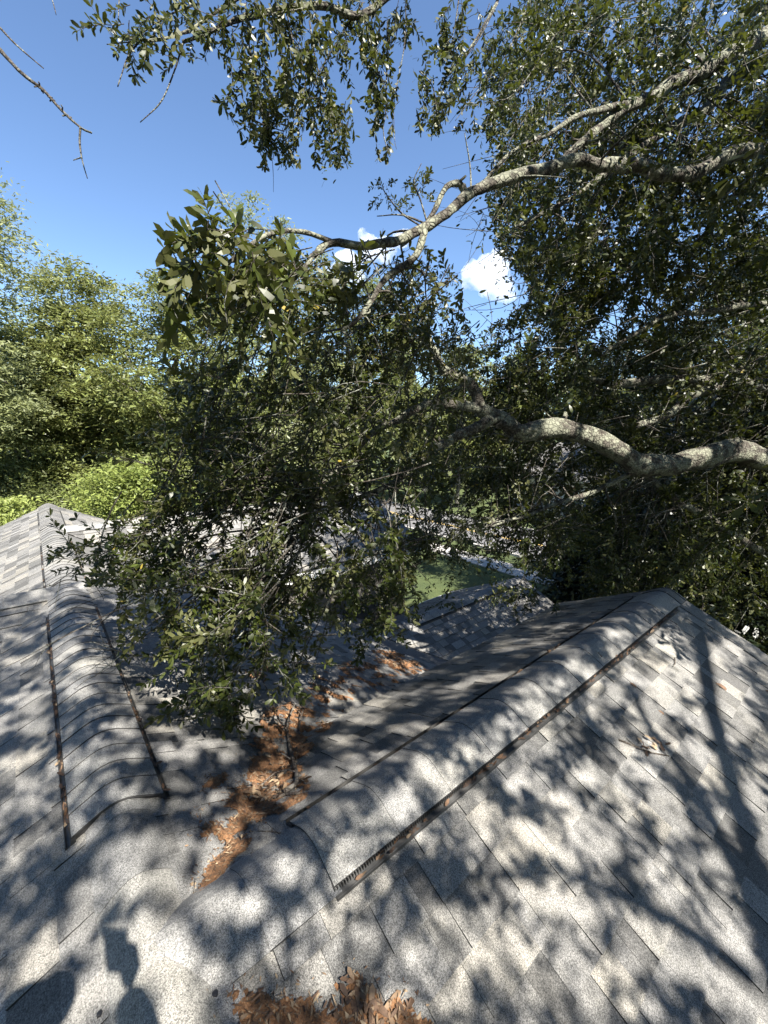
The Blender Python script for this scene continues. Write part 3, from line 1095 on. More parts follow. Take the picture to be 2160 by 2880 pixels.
for pl_, n, jit in STR:
    P = smooth_path([at(*q) for q in pl_], 8)
    i = RNG.integers(0, len(P) - 1, n)
    z = (P[i] - CAM) @ FWD
    base = P[i] + RNG.normal(0, 1, (n, 3)) * (jit / F * z)[:, None] * np.array([1, 1.3, 0.9])
    T = P[np.minimum(i + 1, len(P) - 1)] - P[i]
    T /= np.linalg.norm(T, axis=1)[:, None]
    D = T * 0.7 + RNG.normal(0, 0.5, (n, 3)) + np.array([0, 0, -0.25])
    fol.twigs(base - D * 0.08, D, RNG.uniform(0.62, 0.9, n), tone=0.5)
    mb = MB()
    tube(mb, P, 0.006, 0.0025, 5, 0.3, n)
    obj('branch', mb.mesh('branch', True), M['twig'], oak)

fol3 = Foliage()                            # sprigs growing up from the limb into the open sky
for pl_, n in (([(1205, 640, 2.85), (1185, 570, 2.82), (1165, 510, 2.8), (1185, 460, 2.8)], 9), ([(1190, 640, 2.84), (1130, 600, 2.8), (1085, 545, 2.8), (1075, 520, 2.8)], 8), ([(1200, 630, 2.85), (1130, 605, 2.8), (1060, 608, 2.78)], 3)):
    P = smooth_path([at(*q) for q in pl_], 6)
    i = RNG.integers(len(P) // 3, len(P) - 1, n)
    fol3.twigs(P[i], RNG.normal(0, 0.6, (n, 3)) + np.array([-0.1, 0, 0.35]), RNG.uniform(0.4, 0.62, n), tone=0.5, stems=False)
    mb = MB()
    tube(mb, P, 0.007, 0.0025, 6, 0.3, n)
    obj('branch', mb.mesh('branch', True), M['twig'], oak)

# masses: picture outline, depth range, number of sprays, scale, leaf tone (lighter for sunlit sprays, darker for shaded), noise-gap threshold
MASS = [
    # near sunlit spray left of the limb
    ([(480, 690), (560, 650), (640, 640), (760, 650), (860, 690), (800, 800), (720, 880), (560, 880), (470, 820)], 1.4, 1.9, 64, 1.0, 0.75, -9),
    ([(600, 780), (820, 720), (1000, 760), (1010, 880), (820, 960), (600, 930)], 1.9, 2.5, 110, 0.9, 0.5, -9),
    # central hanging mass
    ([(930, 740), (1060, 710), (1160, 700), (1250, 780), (1300, 880), (1320, 960), (1160, 980), (980, 940)], 2.7, 3.7, 260, 0.85, 0.5, -0.05),
    ([(520, 980), (760, 900), (1000, 900), (1200, 960), (1330, 1080), (1290, 1330), (900, 1420), (560, 1360), (470, 1220)], 2.6, 3.7, 690, 0.9, 0.45, -0.16),
    ([(470, 1200), (900, 1300), (1180, 1330), (1200, 1500), (1130, 1660), (900, 1760), (620, 1700), (420, 1560), (420, 1400)], 2.5, 3.4, 600, 0.88, 0.45, -0.14),
    ([(380, 1380), (560, 1330), (560, 1560), (400, 1600), (260, 1560), (280, 1470)], 2.6, 3.1, 95, 0.85, 0.5, -0.3),
    ([(160, 1560), (300, 1510), (440, 1540), (420, 1600), (260, 1620)], 2.6, 2.9, 24, 0.8, 0.5, -9),
    ([(400, 1600), (640, 1600), (900, 1640), (960, 1740), (760, 1800), (660, 1860), (640, 1960), (520, 1930), (370, 1900), (390, 1760)], 2.25, 2.7, 215, 0.85, 0.5, -0.2),
    ([(560, 1900), (640, 1900), (680, 1990), (640, 2030), (600, 1990)], 2.2, 2.4, 14, 0.75, 0.5, -9),
    ([(780, 1740), (920, 1740), (900, 1850), (800, 1930), (780, 1850)], 2.5, 2.8, 22, 0.8, 0.5, -9),
    ([(960, 1600), (1150, 1500), (1140, 1700), (1030, 1760), (960, 1740)], 3.0, 3.6, 90, 0.85, 0.5, -0.3),
    # strands in front of the lawn and the road
    ([(1150, 1440), (1380, 1440), (1330, 1540), (1230, 1560), (1160, 1560)], 3.6, 4.3, 130, 0.85, 0.35, -0.2),
    ([(1300, 1440), (1560, 1430), (1640, 1500), (1500, 1560), (1380, 1520)], 4.0, 4.8, 230, 0.9, 0.35, -0.25),
    ([(1380, 1580), (1520, 1560), (1600, 1600), (1540, 1690), (1400, 1660)], 4.2, 4.6, 75, 0.8, 0.35, -9),
    ([(1220, 1560), (1330, 1560), (1320, 1660), (1270, 1680)], 3.8, 4.2, 22, 0.75, 0.35, -9),
    # behind the heavy limb
    ([(1180, 960), (1420, 940), (1560, 1080), (1600, 1320), (1500, 1440), (1200, 1440), (1180, 1260)], 4.4, 5.6, 600, 1.15, 0.3, -0.32),
    ([(1320, 940), (1480, 880), (1640, 900), (1660, 1200), (1400, 1150)], 4.6, 5.8, 330, 1.15, 0.35, -0.3),
    # right-hand crown
    ([(1480, 0), (2260, -40), (2260, 420), (1560, 420), (1430, 300)], 4.2, 7.0, 1450, 1.3, 0.55, -0.25),
    ([(1380, 420), (1620, 380), (2260, 380), (2260, 800), (1640, 820), (1420, 640), (1360, 520)], 4.2, 7.2, 2000, 1.35, 0.45, -0.4),
    ([(1420, 640), (1700, 700), (1700, 900), (1500, 880), (1440, 780)], 4.5, 6.0, 360, 1.15, 0.4, -0.35),
    ([(1560, 800), (2260, 760), (2260, 1250), (1640, 1250)], 5.2, 7.5, 1200, 1.4, 0.3, -0.4),
    ([(1450, 1250), (2260, 1200), (2260, 1560), (1700, 1560), (1480, 1440)], 5.0, 6.8, 900, 1.35, 0.3, -0.4),
    ([(1690, 1500), (2260, 1450), (2260, 1900), (1980, 1760), (1700, 1640)], 5.4, 7.2, 520, 1.15, 0.3, -0.35),
    ([(1650, 1560), (1900, 1560), (1880, 1660), (1640, 1690)], 5.4, 6.4, 130, 1.0, 0.3, -9),
    ([(1880, 1450), (2160, 1380), (2160, 1640), (1960, 1640)], 4.4, 5.0, 55, 0.95, 0.55, -9),
    ([(1500, 430), (1720, 560), (1700, 680), (1540, 640), (1470, 560)], 3.1, 3.5, 26, 0.95, 0.55, -9),
    ([(1850, 400), (2260, 250), (2260, 660), (1980, 620)], 2.8, 3.6, 46, 1.0, 0.6, -9),
]
STRANDS = []
fol2 = Foliage()                            # leaves of the crown outside the picture
for poly, z0, z1, n, sc, tone, thr in MASS:
    xs = [q[0] for q in poly]
    ys = [q[1] for q in poly]
    kk = n * 8
    px = RNG.uniform(min(xs), max(xs), kk)
    py = RNG.uniform(min(ys), max(ys), kk)
    ok = in_poly(px, py, poly)
    px, py = px[ok], py[ok]
    z = RNG.uniform(z0, z1, len(px))
    P = CAM + (FWD[None] + RIGHT[None] * ((px - CX) / F)[:, None] - UPV[None] * ((py - CY) / F)[:, None]) * z[:, None]
    if thr > -5:
        ok = vnoise(P, 2.4, 1.3) > thr
        P = P[ok]
    P = P[:n]
    k = len(P)
    if z1 < 2.6:
        D = np.array([-0.55, -0.1, -0.05]) + RNG.normal(0, 0.55, (k, 3))
        fol.twigs(P - D * 0.1, D, RNG.uniform(0.8, 1.2, k) * sc, tone=tone)
        continue
    ns = max(3, k // 6)
    S0 = P[:ns]
    out = S0 - (OAK + np.array([0, 0, 7.5]))
    out /= np.linalg.norm(out, axis=1)[:, None]
    D0 = out * 0.45 + RNG.normal(0, 0.42, (ns, 3)) + np.array([0, 0, -0.42])
    D0 /= np.linalg.norm(D0, axis=1)[:, None]
    LS = RNG.uniform(0.28, 0.7, ns) * (0.75 + 0.25 * z0 / 3)
    S0 = S0 - D0 * LS[:, None] * 0.5
    bow = RNG.normal(0, 0.16, (ns, 3)) + np.array([0, 0, -0.14])

    def on_strand(t):
        return S0 + D0 * (LS * t)[:, None] + bow * (LS * t * t)[:, None]
    for t in (0.12, 0.35, 0.55, 0.75, 0.92, 1.0):
        Dt = D0 + 2 * t * bow + RNG.normal(0, 0.62, (ns, 3)) * (1.0 if t < 1 else 0.25)
        fol.twigs(on_strand(np.full(ns, t)), Dt, RNG.uniform(0.65, 1.15, ns) * sc * 0.95, tone=tone)
    STRANDS.append(np.stack([on_strand(np.full(ns, t)) for t in (-0.25, 0.0, 0.33, 0.66, 1.0)], 1))
    # fine branchlets leading to some of the sprays
    if k > 80:
        sel = RNG.choice(k, min(k, 8 + k // 60), replace=False)
        for q in P[sel]:
            j = np.argmin(np.linalg.norm(LP - q, axis=1) + RNG.uniform(0, 0.5, len(LP)))
            a = LP[j]
            L_ = np.linalg.norm(q - a)
            if L_ < 0.1 or L_ > 2.2:
                continue
            pts = [a, a + (q - a) * 0.35 + RNG.normal(0, 0.07, 3) * L_ + (0, 0, 0.1 * L_), a + (q - a) * 0.7 + RNG.normal(0, 0.06, 3) * L_, q]
            mb = MB()
            tube(mb, smooth_path(pts, 4), 0.006 + 0.004 * L_, 0.0025, 6, 0.3, j)
            obj('branch', mb.mesh('branch', True), M['twig'], oak)

# thin bare brittle twigs through the crown
mb = MB()
for i in range(420):
    px, py = RNG.uniform(1350, 2200), RNG.uniform(0, 1450)
    z = RNG.uniform(3.6, 6.0)
    a = at(px, py, z)
    d = np.array([-0.6, -0.1, -0.35]) + RNG.normal(0, 0.5, 3)
    d /= np.linalg.norm(d)
    L_ = RNG.uniform(0.25, 0.9)
    pts = [a, a + d * L_ * 0.5 + RNG.normal(0, 0.06, 3) * L_, a + d * L_ + RNG.normal(0, 0.1, 3) * L_]
    tube(mb, smooth_path(pts, 3), 0.004, 0.0018, 4, 0.0, i)
for i in range(140):
    px, py = RNG.uniform(560, 1350), RNG.uniform(900, 1600)
    z = RNG.uniform(2.6, 3.2)
    a = at(px, py, z)
    d = np.array([-0.3, -0.1, -0.5]) + RNG.normal(0, 0.5, 3)
    d /= np.linalg.norm(d)
    L_ = RNG.uniform(0.15, 0.5)
    pts = [a, a + d * L_ * 0.5 + RNG.normal(0, 0.08, 3) * L_, a + d * L_]
    tube(mb, smooth_path(pts, 3), 0.0035, 0.0015, 4, 0.0, i)
tag(obj('twigs', mb.mesh('twigs', True), M['twig'], oak), kind='stuff')

# ---- the crown above and behind the viewer, which dapples the roof.  GAPS: where the sun comes through, as sun patches on the roof
GAPS = [(390, 2250, 80, 34), (400, 2400, 190, 60), (390, 2480, 200, 62), (455, 2640, 120, 62), (495, 2715, 100, 80), (488, 2825, 85, 60), (250, 2510, 85, 55), (190, 2640, 130, 75), (95, 2710, 95, 65), (330, 2720, 130, 120), (180, 2810, 150, 90), (800, 2452, 85, 62), (650, 2556, 130, 62), (618, 2740, 45, 60), (30, 2600, 50, 30),
        (96, 1981, 70, 36), (108, 2047, 70, 30), (27, 2147, 40, 25), (77, 2205, 60, 22), (85, 2267, 80, 30), (58, 2379, 50, 25), (216, 1943, 80, 26), (239, 1889, 70, 18), (208, 2159, 30, 25), (286, 2155, 40, 22), (367, 2132, 40, 20), (231, 2236, 50, 28), (328, 2055, 80, 18), (270, 2097, 50, 18), (200, 1830, 70, 14), (60, 1860, 60, 16), (250, 1790, 50, 10), (40, 1790, 50, 12), (150, 1720, 60, 12), (350, 1740, 80, 10), (420, 1800, 60, 12),
        (386, 1985, 40, 15), (490, 1970, 50, 22), (560, 2016, 60, 20), (463, 2055, 60, 20), (579, 2090, 70, 25), (521, 2124, 80, 22), (494, 2205, 60, 25), (640, 2130, 40, 20), (620, 2240, 40, 25), (660, 1940, 50, 18), (720, 1900, 50, 14),
        (590, 2420, 60, 70), (555, 2500, 50, 50), (640, 2330, 50, 60), (740, 2215, 80, 42), (790, 2020, 75, 42), (700, 2010, 40, 30), (680, 2290, 40, 30),
        (1464, 1822, 115, 20), (1359, 1902, 110, 16), (1236, 1936, 85, 16), (1081, 1972, 115, 20), (1005, 2017, 95, 18), (1231, 1954, 80, 13), (936, 2090, 45, 18), (981, 2156, 55, 22), (1096, 2132, 60, 14), (1171, 2057, 75, 16), (1560, 1770, 90, 12), (1300, 1990, 70, 12), (900, 2190, 50, 18), (840, 2260, 40, 25),
        (1186, 2156, 75, 42), (1246, 2171, 60, 30), (1352, 2096, 50, 45), (1156, 2231, 60, 30), (1503, 1940, 65, 30), (1614, 1882, 40, 20), (1750, 1784, 85, 25), (1829, 1706, 75, 30), (1262, 2257, 50, 25), (1119, 2270, 60, 40), (1420, 2030, 40, 25), (980, 2380, 50, 30),
        (1926, 1888, 150, 95), (2024, 1823, 120, 60), (1861, 1790, 70, 40), (2056, 1953, 90, 60), (1848, 1986, 80, 45), (1991, 2025, 80, 45), (2089, 2051, 60, 40), (1666, 1992, 32, 28), (1926, 2103, 70, 36), (1731, 1953, 30, 36), (1780, 1900, 50, 30),
        (1458, 2199, 60, 45), (1627, 2186, 60, 35), (1829, 2264, 70, 40), (1894, 2329, 70, 45), (2024, 2309, 70, 42), (2011, 2420, 55, 45), (1588, 2251, 50, 30), (1633, 2316, 60, 40), (1698, 2400, 70, 40), (1829, 2452, 80, 40), (1894, 2505, 60, 50), (1497, 2505, 90, 45), (1418, 2413, 60, 45), (1562, 2530, 70, 35), (1633, 2556, 80, 40), (1223, 2557, 55, 38), (1327, 2648, 50, 45), (1178, 2680, 60, 45), (1588, 2680, 60, 40), (1360, 2693, 70, 50), (1698, 2726, 60, 40), (1783, 2700, 60, 40), (2076, 2693, 50, 60), (2121, 2771, 40, 40), (1445, 2791, 70, 40), (1666, 2830, 50, 40), (1796, 2823, 70, 40), (1243, 2830, 50, 40), (2120, 2240, 40, 50),
        (950, 1960, 60, 22), (900, 1905, 60, 18), (1000, 1920, 50, 16), (1120, 1880, 60, 22), (1060, 1840, 40, 14), (1180, 1770, 50, 9), (1320, 1720, 50, 9), (1420, 1740, 40, 14), (1250, 1800, 40, 10), (1130, 1810, 30, 14)]
GA = np.array(GAPS, float)
m_ = (GA[:, 0] > 880) & (GA[:, 1] > 1750) & (GA[:, 1] < 2200) & (GA[:, 3] <= 22)
GA[m_, 3] *= 1.55
m_ = (GA[:, 0] > 1100) & (GA[:, 1] > 2150)
GA[m_, 2:] *= 0.86


def canopy(n, us, vs_, t0, t1, thr, seed, sc=1.0):
    u = RNG.uniform(us[0], us[1], n)
    v = RNG.uniform(vs_[0], vs_[1], n)
    p2 = u[:, None] * UD[None] + v[:, None] * VD[None]
    H = np.array([roofH(a, b) for a, b in zip(u, v)])
    e = 0.01
    hu = np.array([roofH(a + e, b) for a, b in zip(u, v)]) - H
    hv = np.array([roofH(a, b + e) for a, b in zip(u, v)]) - H
    nrm = (hu / e)[:, None] * np.append(UD, 0)[None] + (hv / e)[:, None] * np.append(VD, 0)[None] + np.array([0, 0, 1.0])
    base = np.concatenate([p2, (ZC - H)[:, None]], 1)
    t = RNG.uniform(t0, t1, n) + np.maximum(0, base[:, 1] - 2.0) * 1.45
    P = base + SUN[None] * t[:, None]
    x, y, z = proj(P)
    vis = (z > 0.1) & (x > -350) & (x < 2500) & (y > -330) & (y < 3200)
    ok = ~vis & (np.linalg.norm(P - CAM, axis=1) > 1.5)
    bx_, by_, bz_ = proj(base)
    infr = (bz_ > 0.2) & (bx_ > -60) & (bx_ < 2220) & (by_ > 1000) & (by_ < 2940)
    ok &= infr | (vnoise(base, 1.0, seed) + 0.6 * vnoise(base, 2.9, seed + 4) > thr)
    P, base, t, nrm = P[ok], base[ok], t[ok], nrm[ok]
    tmp = Foliage()
    D = RNG.normal(0, 0.6, (len(P), 3)) + np.array([-0.35, 0.1, -0.2])
    scl = RNG.uniform(0.8, 1.25, len(P)) * sc
    A = frames(D)
    which = RNG.integers(0, len(TW), len(P))
    for i, (lv, st) in enumerate(TW):
        m_ = which == i
        off = np.einsum('kab,lvb->klva', A[m_], lv) * scl[m_][:, None, None, None]
        mid = off.mean(2)
        nn, bb = nrm[m_][:, None, :], base[m_][:, None, :]
        land = bb + mid - SUN * ((mid * nn).sum(2) / (nn @ SUN))[..., None]
        X = (off + P[m_][:, None, None, :]).reshape(-1, 6, 3)
        land = land.reshape(-1, 3)
        lx, ly, lz = proj(land)
        wob = vnoise(land, 7.0, 1.0)
        q = (((lx[:, None] - GA[:, 0]) / GA[:, 2]) ** 2 + ((ly[:, None] - GA[:, 1]) / GA[:, 3]) ** 2).min(1)
        gap = (q < 0.72 + 0.8 * wob) & (lz > 0) & (RNG.random(len(q)) > 0.05)
        far_ = (lz > 0) & (ly < 1700) & (lx < 1250) & (RNG.random(len(q)) > 0.3 + (ly - 1640) / 90)
        keep_ = ~(gap | far_)
        fol2.V.append(X[keep_])
        fol2.T.append(np.clip(RNG.normal(0.45, 0.22, keep_.sum()), 0, 0.96))


canopy(8200, (-1.8, 5.2), (-3.2, 6.5), 4.2, 6.4, -0.2, 2.2, 1.35)
# unseen crown leaves added to shade the right-hand and central masses
def canopy_mass(n, pxr, pyr, zr, t0, t1, sc, thr):
    px, py, z = RNG.uniform(*pxr, n), RNG.uniform(*pyr, n), RNG.uniform(*zr, n)
    B = CAM + (FWD[None] + RIGHT[None] * ((px - CX) / F)[:, None] - UPV[None] * ((py - CY) / F)[:, None]) * z[:, None]
    P = B + SUN[None] * RNG.uniform(t0, t1, n)[:, None]
    ok = vnoise(B, 1.9, 5.5) > thr
    P = P[ok]
    x, y, zz = proj(P)
    vis = ((zz > 0.1) & (x > -350) & (x < 2300) & (y > -350) & (y < 2900)) | (np.linalg.norm(P - CAM, axis=1) < 3.4)
    P = P[~vis]
    D = RNG.normal(0, 0.6, (len(P), 3)) + np.array([-0.35, 0.1, -0.2])
    fol2.twigs(P, D, RNG.uniform(0.9, 1.3, len(P)) * sc, stems=False)


canopy_mass(2300, (1300, 2200), (700, 1900), (4, 7), 2.5, 7, 1.7, -0.12)
canopy_mass(1700, (500, 1500), (900, 1900), (2.6, 4.5), 3, 7, 1.7, -0.05)
canopy_mass(900, (1400, 2200), (0, 700), (4, 6.5), 2.5, 6, 1.2, 0.05)

# unseen dome of outsize leaves, added overhead to shut out most of the sky
k = 130000
d = RNG.normal(0, 1, (k, 3))
d[:, 2] = np.abs(d[:, 2])
d /= np.linalg.norm(d, axis=1)[:, None]
P = np.array([0.5, 1.0, ZC - 1.2]) + d * RNG.uniform(6.0, 10.5, k)[:, None]
x, y, z = proj(P)
vis = (z > 0.1) & (x > -500) & (x < 2600) & (y > -420) & (y < 3200)
t = (P[:, 2] - (ZC - 1.8)) / SUN[2]
L0 = P - SUN[None] * t[:, None]
lu, lv = L0[:, 0] * UD[0] + L0[:, 1] * UD[1], L0[:, 0] * VD[0] + L0[:, 1] * VD[1]
lit = (lu > -1.9) & (lu < 13) & (lv > -4.5) & (lv < 9)
keep = ~vis & ~lit & (d[:, 2] > 0.12) & (vnoise(P, 0.5, 8.8) > -0.35)
P = P[keep]
k = len(P)
L_ = RNG.uniform(0.12, 0.20, k)
UPV_ = leaf_block(P, RNG.normal(0, 1, (k, 3)), np.array([0, 0, 1.0]) + RNG.normal(0, 0.6, (k, 3)), L_, L_ * 0.42, RNG.uniform(0, 0.3, k))
V2, T2 = fol2.arrays()
# openings of the crown through which the sun reaches sprays and limbs in view
SHAFT = [(640, 740, 1.65, 0.42), (560, 700, 1.6, 0.3), (760, 800, 2.0, 0.3), (900, 800, 2.3, 0.25), (430, 110, 2.45, 0.35), (700, 150, 2.65, 0.4), (880, 250, 2.8, 0.4), (930, 420, 2.8, 0.3), (1090, 400, 2.9, 0.2), (1240, 280, 3.3, 0.35),
         (1400, 515, 3.1, 0.25), (1200, 640, 2.85, 0.25), (1700, 460, 3.4, 0.2), (1960, 480, 3.65, 0.2), (1690, 1240, 4.4, 0.28), (1560, 1205, 4.3, 0.2), (1930, 1290, 4.8, 0.2), (2100, 1290, 5.0, 0.2), (1260, 1040, 4.0, 0.18), (920, 1350, 3.1, 0.2), (1150, 1310, 3.7, 0.15), (2000, 1075, 5.7, 0.2), (1830, 1180, 5.4, 0.2), (1990, 190, 4.4, 0.3), (2060, 1530, 4.7, 0.3),
         (560, 1480, 2.7, 0.2), (640, 1700, 2.4, 0.2), (760, 1500, 2.6, 0.16), (950, 1560, 2.8, 0.18), (1080, 1480, 3.0, 0.16), (500, 1820, 2.4, 0.15), (700, 1180, 2.7, 0.16), (860, 1080, 2.8, 0.15), (1020, 1020, 2.9, 0.16), (1180, 900, 3.1, 0.22), (1100, 800, 3.0, 0.2), (620, 1300, 2.7, 0.15), (1420, 1450, 4.3, 0.2), (1440, 1640, 4.3, 0.2),
         (1600, 150, 4.6, 0.35), (1750, 60, 4.8, 0.3), (1500, 260, 4.3, 0.3), (1850, 200, 5, 0.2), (1550, 380, 4.4, 0.25), (1500, 720, 4.8, 0.25), (1620, 840, 5, 0.2), (1700, 560, 4.8, 0.2), (2060, 600, 5, 0.2), (1500, 900, 4.8, 0.2), (1900, 700, 5.5, 0.2), (2050, 350, 4.5, 0.25), (1460, 130, 4.3, 0.3), (1680, 250, 4.6, 0.28), (1900, 60, 5.0, 0.3), (1780, 400, 4.8, 0.25), (1450, 600, 4.4, 0.25), (1580, 600, 4.7, 0.22), (1800, 560, 5.0, 0.22), (2100, 180, 4.8, 0.3), (1560, 960, 5.0, 0.2), (2120, 760, 5.3, 0.22), (1380, 1080, 4.5, 0.2), (1600, 1400, 4.8, 0.2)]


def shaded(Vl):
    c0 = Vl.mean(1)
    keepm = np.ones(len(Vl), bool)
    for px_, py_, z_, r_ in SHAFT:
        c = at(px_, py_, z_)
        dlt = c0 - c
        al_ = dlt @ SUN
        perp = np.linalg.norm(dlt - al_[:, None] * SUN, axis=1)
        keepm &= ~((al_ > 0.45) & (perp < r_))
    return keepm


km = shaded(V2)
UPV_ = np.concatenate([UPV_, V2[km]])
k = len(UPV_)
qd = UPV_[:, [0, 3, 5, 4]]
me = fastmesh('unseen_crown', qd.reshape(-1, 3), ((np.arange(k) * 4)[:, None] + np.array([[0, 3, 2, 1]])).ravel(), np.full(k, 4), np.repeat(np.clip(RNG.normal(0.45, 0.2, k), 0, 0.95), 4))
tag(obj('unseen_crown', me, M['oak_leaf'], oak), kind='stuff')
print('upper crown', k)

# limbs of that crown: their shadows cross the roof
for i, (pxs, t, r0, r1) in enumerate([
        ([(2160, 2640), (2080, 2500), (2000, 2330), (1940, 2200), (1860, 2080), (1800, 1960)], 8.0, 0.075, 0.03),
        ([(2160, 2480), (2070, 2350), (2010, 2250), (1930, 2150), (1900, 2060)], 8.6, 0.035, 0.014),
        ([(2100, 2760), (1900, 2620), (1720, 2530), (1560, 2440), (1430, 2390)], 7.6, 0.045, 0.016),
        ([(1060, 2700), (1180, 2560), (1280, 2420), (1320, 2300)], 8.0, 0.03, 0.012),
        ([(60, 2620), (180, 2480), (300, 2380), (420, 2300), (520, 2260)], 8.0, 0.035, 0.012)]):
    P = []
    for px_, py_ in pxs:
        h_ = hit(px_, py_)
        P.append(W(*h_) + SUN * t)
    if i == 0:
        P = [tp[-4], (tp[-4] + P[0]) / 2 + np.array([0, 0, 1.0])] + P
    P = smooth_path(P, 5)
    P = P + np.stack([vnoise(P, 2.0, 5.0 + i), vnoise(P, 2.0, 6.0 + i), vnoise(P, 2.0, 7.0 + i)], 1) * 0.09
    mb = MB()
    tube(mb, P, r0, r1, 9, 0.3, 80 + i)
    obj('limb', mb.mesh('limb', True), M['bark'], oak)

V, T = fol.arrays()
x, y, z = proj(V.mean(1))
rnd = RNG.random(len(V))
OPEN = [[(960, 470), (1100, 460), (1120, 390), (1370, 370), (1370, 560), (1390, 700), (1480, 790), (1490, 850), (1400, 900), (1330, 950), (1300, 860), (1300, 740), (1180, 650), (1000, 635), (900, 620), (800, 560), (700, 500), (760, 475)],
        [(1000, 470), (980, 120), (1010, 100), (1030, 320), (1060, 470)], [(1130, 150), (1210, 120), (1180, 190), (1170, 340), (1120, 420)]]
LAWN = [[(1170, 1600), (1260, 1570), (1400, 1620), (1380, 1690), (1190, 1700)], [(1290, 1555), (1400, 1585), (1480, 1605), (1640, 1665), (1630, 1700), (1500, 1660), (1300, 1600)]]


def pruned(x, y, rnd):
    c_ = np.zeros(len(x), bool)
    for pg in OPEN:
        c_ |= in_poly(x, y, pg) & (rnd < 0.9)
    for pg in LAWN:
        c_ |= in_poly(x, y, pg) & (rnd < 0.75)
    return c_


cut = pruned(x, y, rnd)
cut |= (x < 450) & (y > 560) & (y < 1150)
cut |= (x < 330) & (y > 1650) | (x < 130) & (y > 1000) | (x < 400) & (y > 1940)
V, T = V[~cut], T[~cut]
km = shaded(V) | (RNG.random(len(V)) < 0.55)
V3_, T3_ = fol3.arrays()
V, T = np.concatenate([V[km], V3_]), np.concatenate([T[km], T3_])
x, y, z = proj(V[:, 0])
front = (z > 0.3) & (x > 0) & (x < 2160) & (y > 0) & (y < 2880)
size = np.where(front, np.linalg.norm(V[:, 5] - V[:, 0], axis=1) / np.maximum(z, 0.3), 0)
order = np.argsort(-size)
for i in order[:290]:
    me = pymesh('leaf', V[i], [[0, 2, 1], [1, 2, 4, 3], [3, 4, 5]], T[i])
    obj('leaf', me, M['oak_leaf'], oak)
rest = order[290:]
tag(obj('crown', leaves_mesh('crown', V[rest], T[rest]), M['oak_leaf'], oak), kind='stuff')
def prune_stems(L):
    out_ = []
    for S_ in L:
        bad = np.zeros(len(S_), bool)
        for j_ in (0, 2, 4):
            x_, y_, z_ = proj(S_[:, j_])
            bad |= pruned(x_, y_, np.full(len(S_), 0.5)) | (x_ < 450) & (y_ > 560) & (y_ < 1150)
        out_.append(S_[~bad])
    return out_


st_ = prune_stems(fol.S)
fol.S = prune_stems(STRANDS)
tag(obj('branchlets', fol.stem_mesh('branchlets', 0.0048), M['twig'], oak), kind='stuff')
fol.S = st_
tag(obj('fine_twigs', fol.stem_mesh('fine_twigs'), M['twig'], oak), kind='stuff')
print('oak leaves', len(V))


# ================================================================== OTHER TREES
def bg_tree(name, label, base, height, crown, mleaf, n, ls, cat='tree', group=None, trunk_r=0.22, seed=0, limbs=7, low=0.35, aspect=0.5, vis_limb=False):
    """crown = list of ellipsoid lobes (dx, dy, z, rx, ry, rz)"""
    rng = np.random.default_rng(seed)
    base = np.asarray(base, float)
    t = thing(name, label, cat, tuple(base), group)
    mb = MB()
    top = base + np.array([rng.normal(0, 0.3), rng.normal(0, 0.3), height * 0.9])
    P = smooth_path([base - (0, 0, 0.3), base + (top - base) * 0.33 + rng.normal(0, 0.12, 3), base + (top - base) * 0.66 + rng.normal(0, 0.2, 3), top], 5)
    tube(mb, P, trunk_r, trunk_r * 0.15, 9, 0.2, seed)
    obj('trunk', mb.mesh('trunk', True), M['bg_bark'], t)
    C = np.array(crown, float)
    wts = C[:, 3] * C[:, 4] * C[:, 5]
    n = int(n * 1.6)
    ls = ls * 1.2
    ncl = max(40, n // 110)
    li = rng.choice(len(C), ncl, p=wts / wts.sum())
    d = rng.normal(0, 1, (ncl, 3))
    d /= np.linalg.norm(d, axis=1)[:, None]
    rad = rng.uniform(0.15, 1.0, ncl) ** 0.42
    cl = base + C[li, :3] + d * rad[:, None] * C[li, 3:6]
    # limbs to some clumps
    for k in range(limbs):
        q = cl[rng.integers(0, ncl)]
        a = P[int(len(P) * rng.uniform(low, 0.85))]
        pts = [a, a + (q - a) * 0.5 + rng.normal(0, 0.07, 3) * np.linalg.norm(q - a), q]
        mb = MB()
        tube(mb, smooth_path(pts, 4), trunk_r * 0.4, 0.02, 7, 0.2, k)
        obj('limb', mb.mesh('limb', True), M['bg_bark'], t)
    per = n // ncl
    off = rng.normal(0, 1, (ncl, per, 3)) * np.array([0.5, 0.5, 0.17]) * rng.uniform(0.5, 1.3, (ncl, 1, 1)) * (ls / 0.2) ** 0.5
    off[:, :, 2] -= 0.25 * np.linalg.norm(off[:, :, :2], axis=2) ** 1.5
    pos = (cl[:, None, :] + off).reshape(-1, 3)
    k = len(pos)
    dd = rng.normal(0, 1, (k, 3)) * np.array([1, 1, 0.5])
    up = np.array([0, 0, 1.0]) + rng.normal(0, 0.55, (k, 3))
    L_ = ls * rng.uniform(0.6, 1.35, k)
    Vv = leaf_block(pos, dd, up, L_, L_ * aspect, rng.uniform(-0.1, 0.3, k))
    tone = np.clip(np.repeat(rng.normal(0.5, 0.17, ncl), per) + rng.normal(0, 0.17, k), 0, 0.95)
    # two triangles each
    q = Vv[:, [0, 1, 5, 4]]
    lp = (np.arange(k) * 4)[:, None] + np.array([[0, 3, 2, 1]])
    me = fastmesh('crown', q.reshape(-1, 3), lp.ravel(), np.full(k, 4), np.repeat(tone, 4))
    tag(obj('crown', me, mleaf, t), kind='stuff')
    return t


def ground_at(px, dist):
    """ground point at forward distance dist in the direction of picture column px"""
    d = ray(px, 1215)
    d = d / d[1]
    return np.array([d[0] * dist, dist, 0.0])


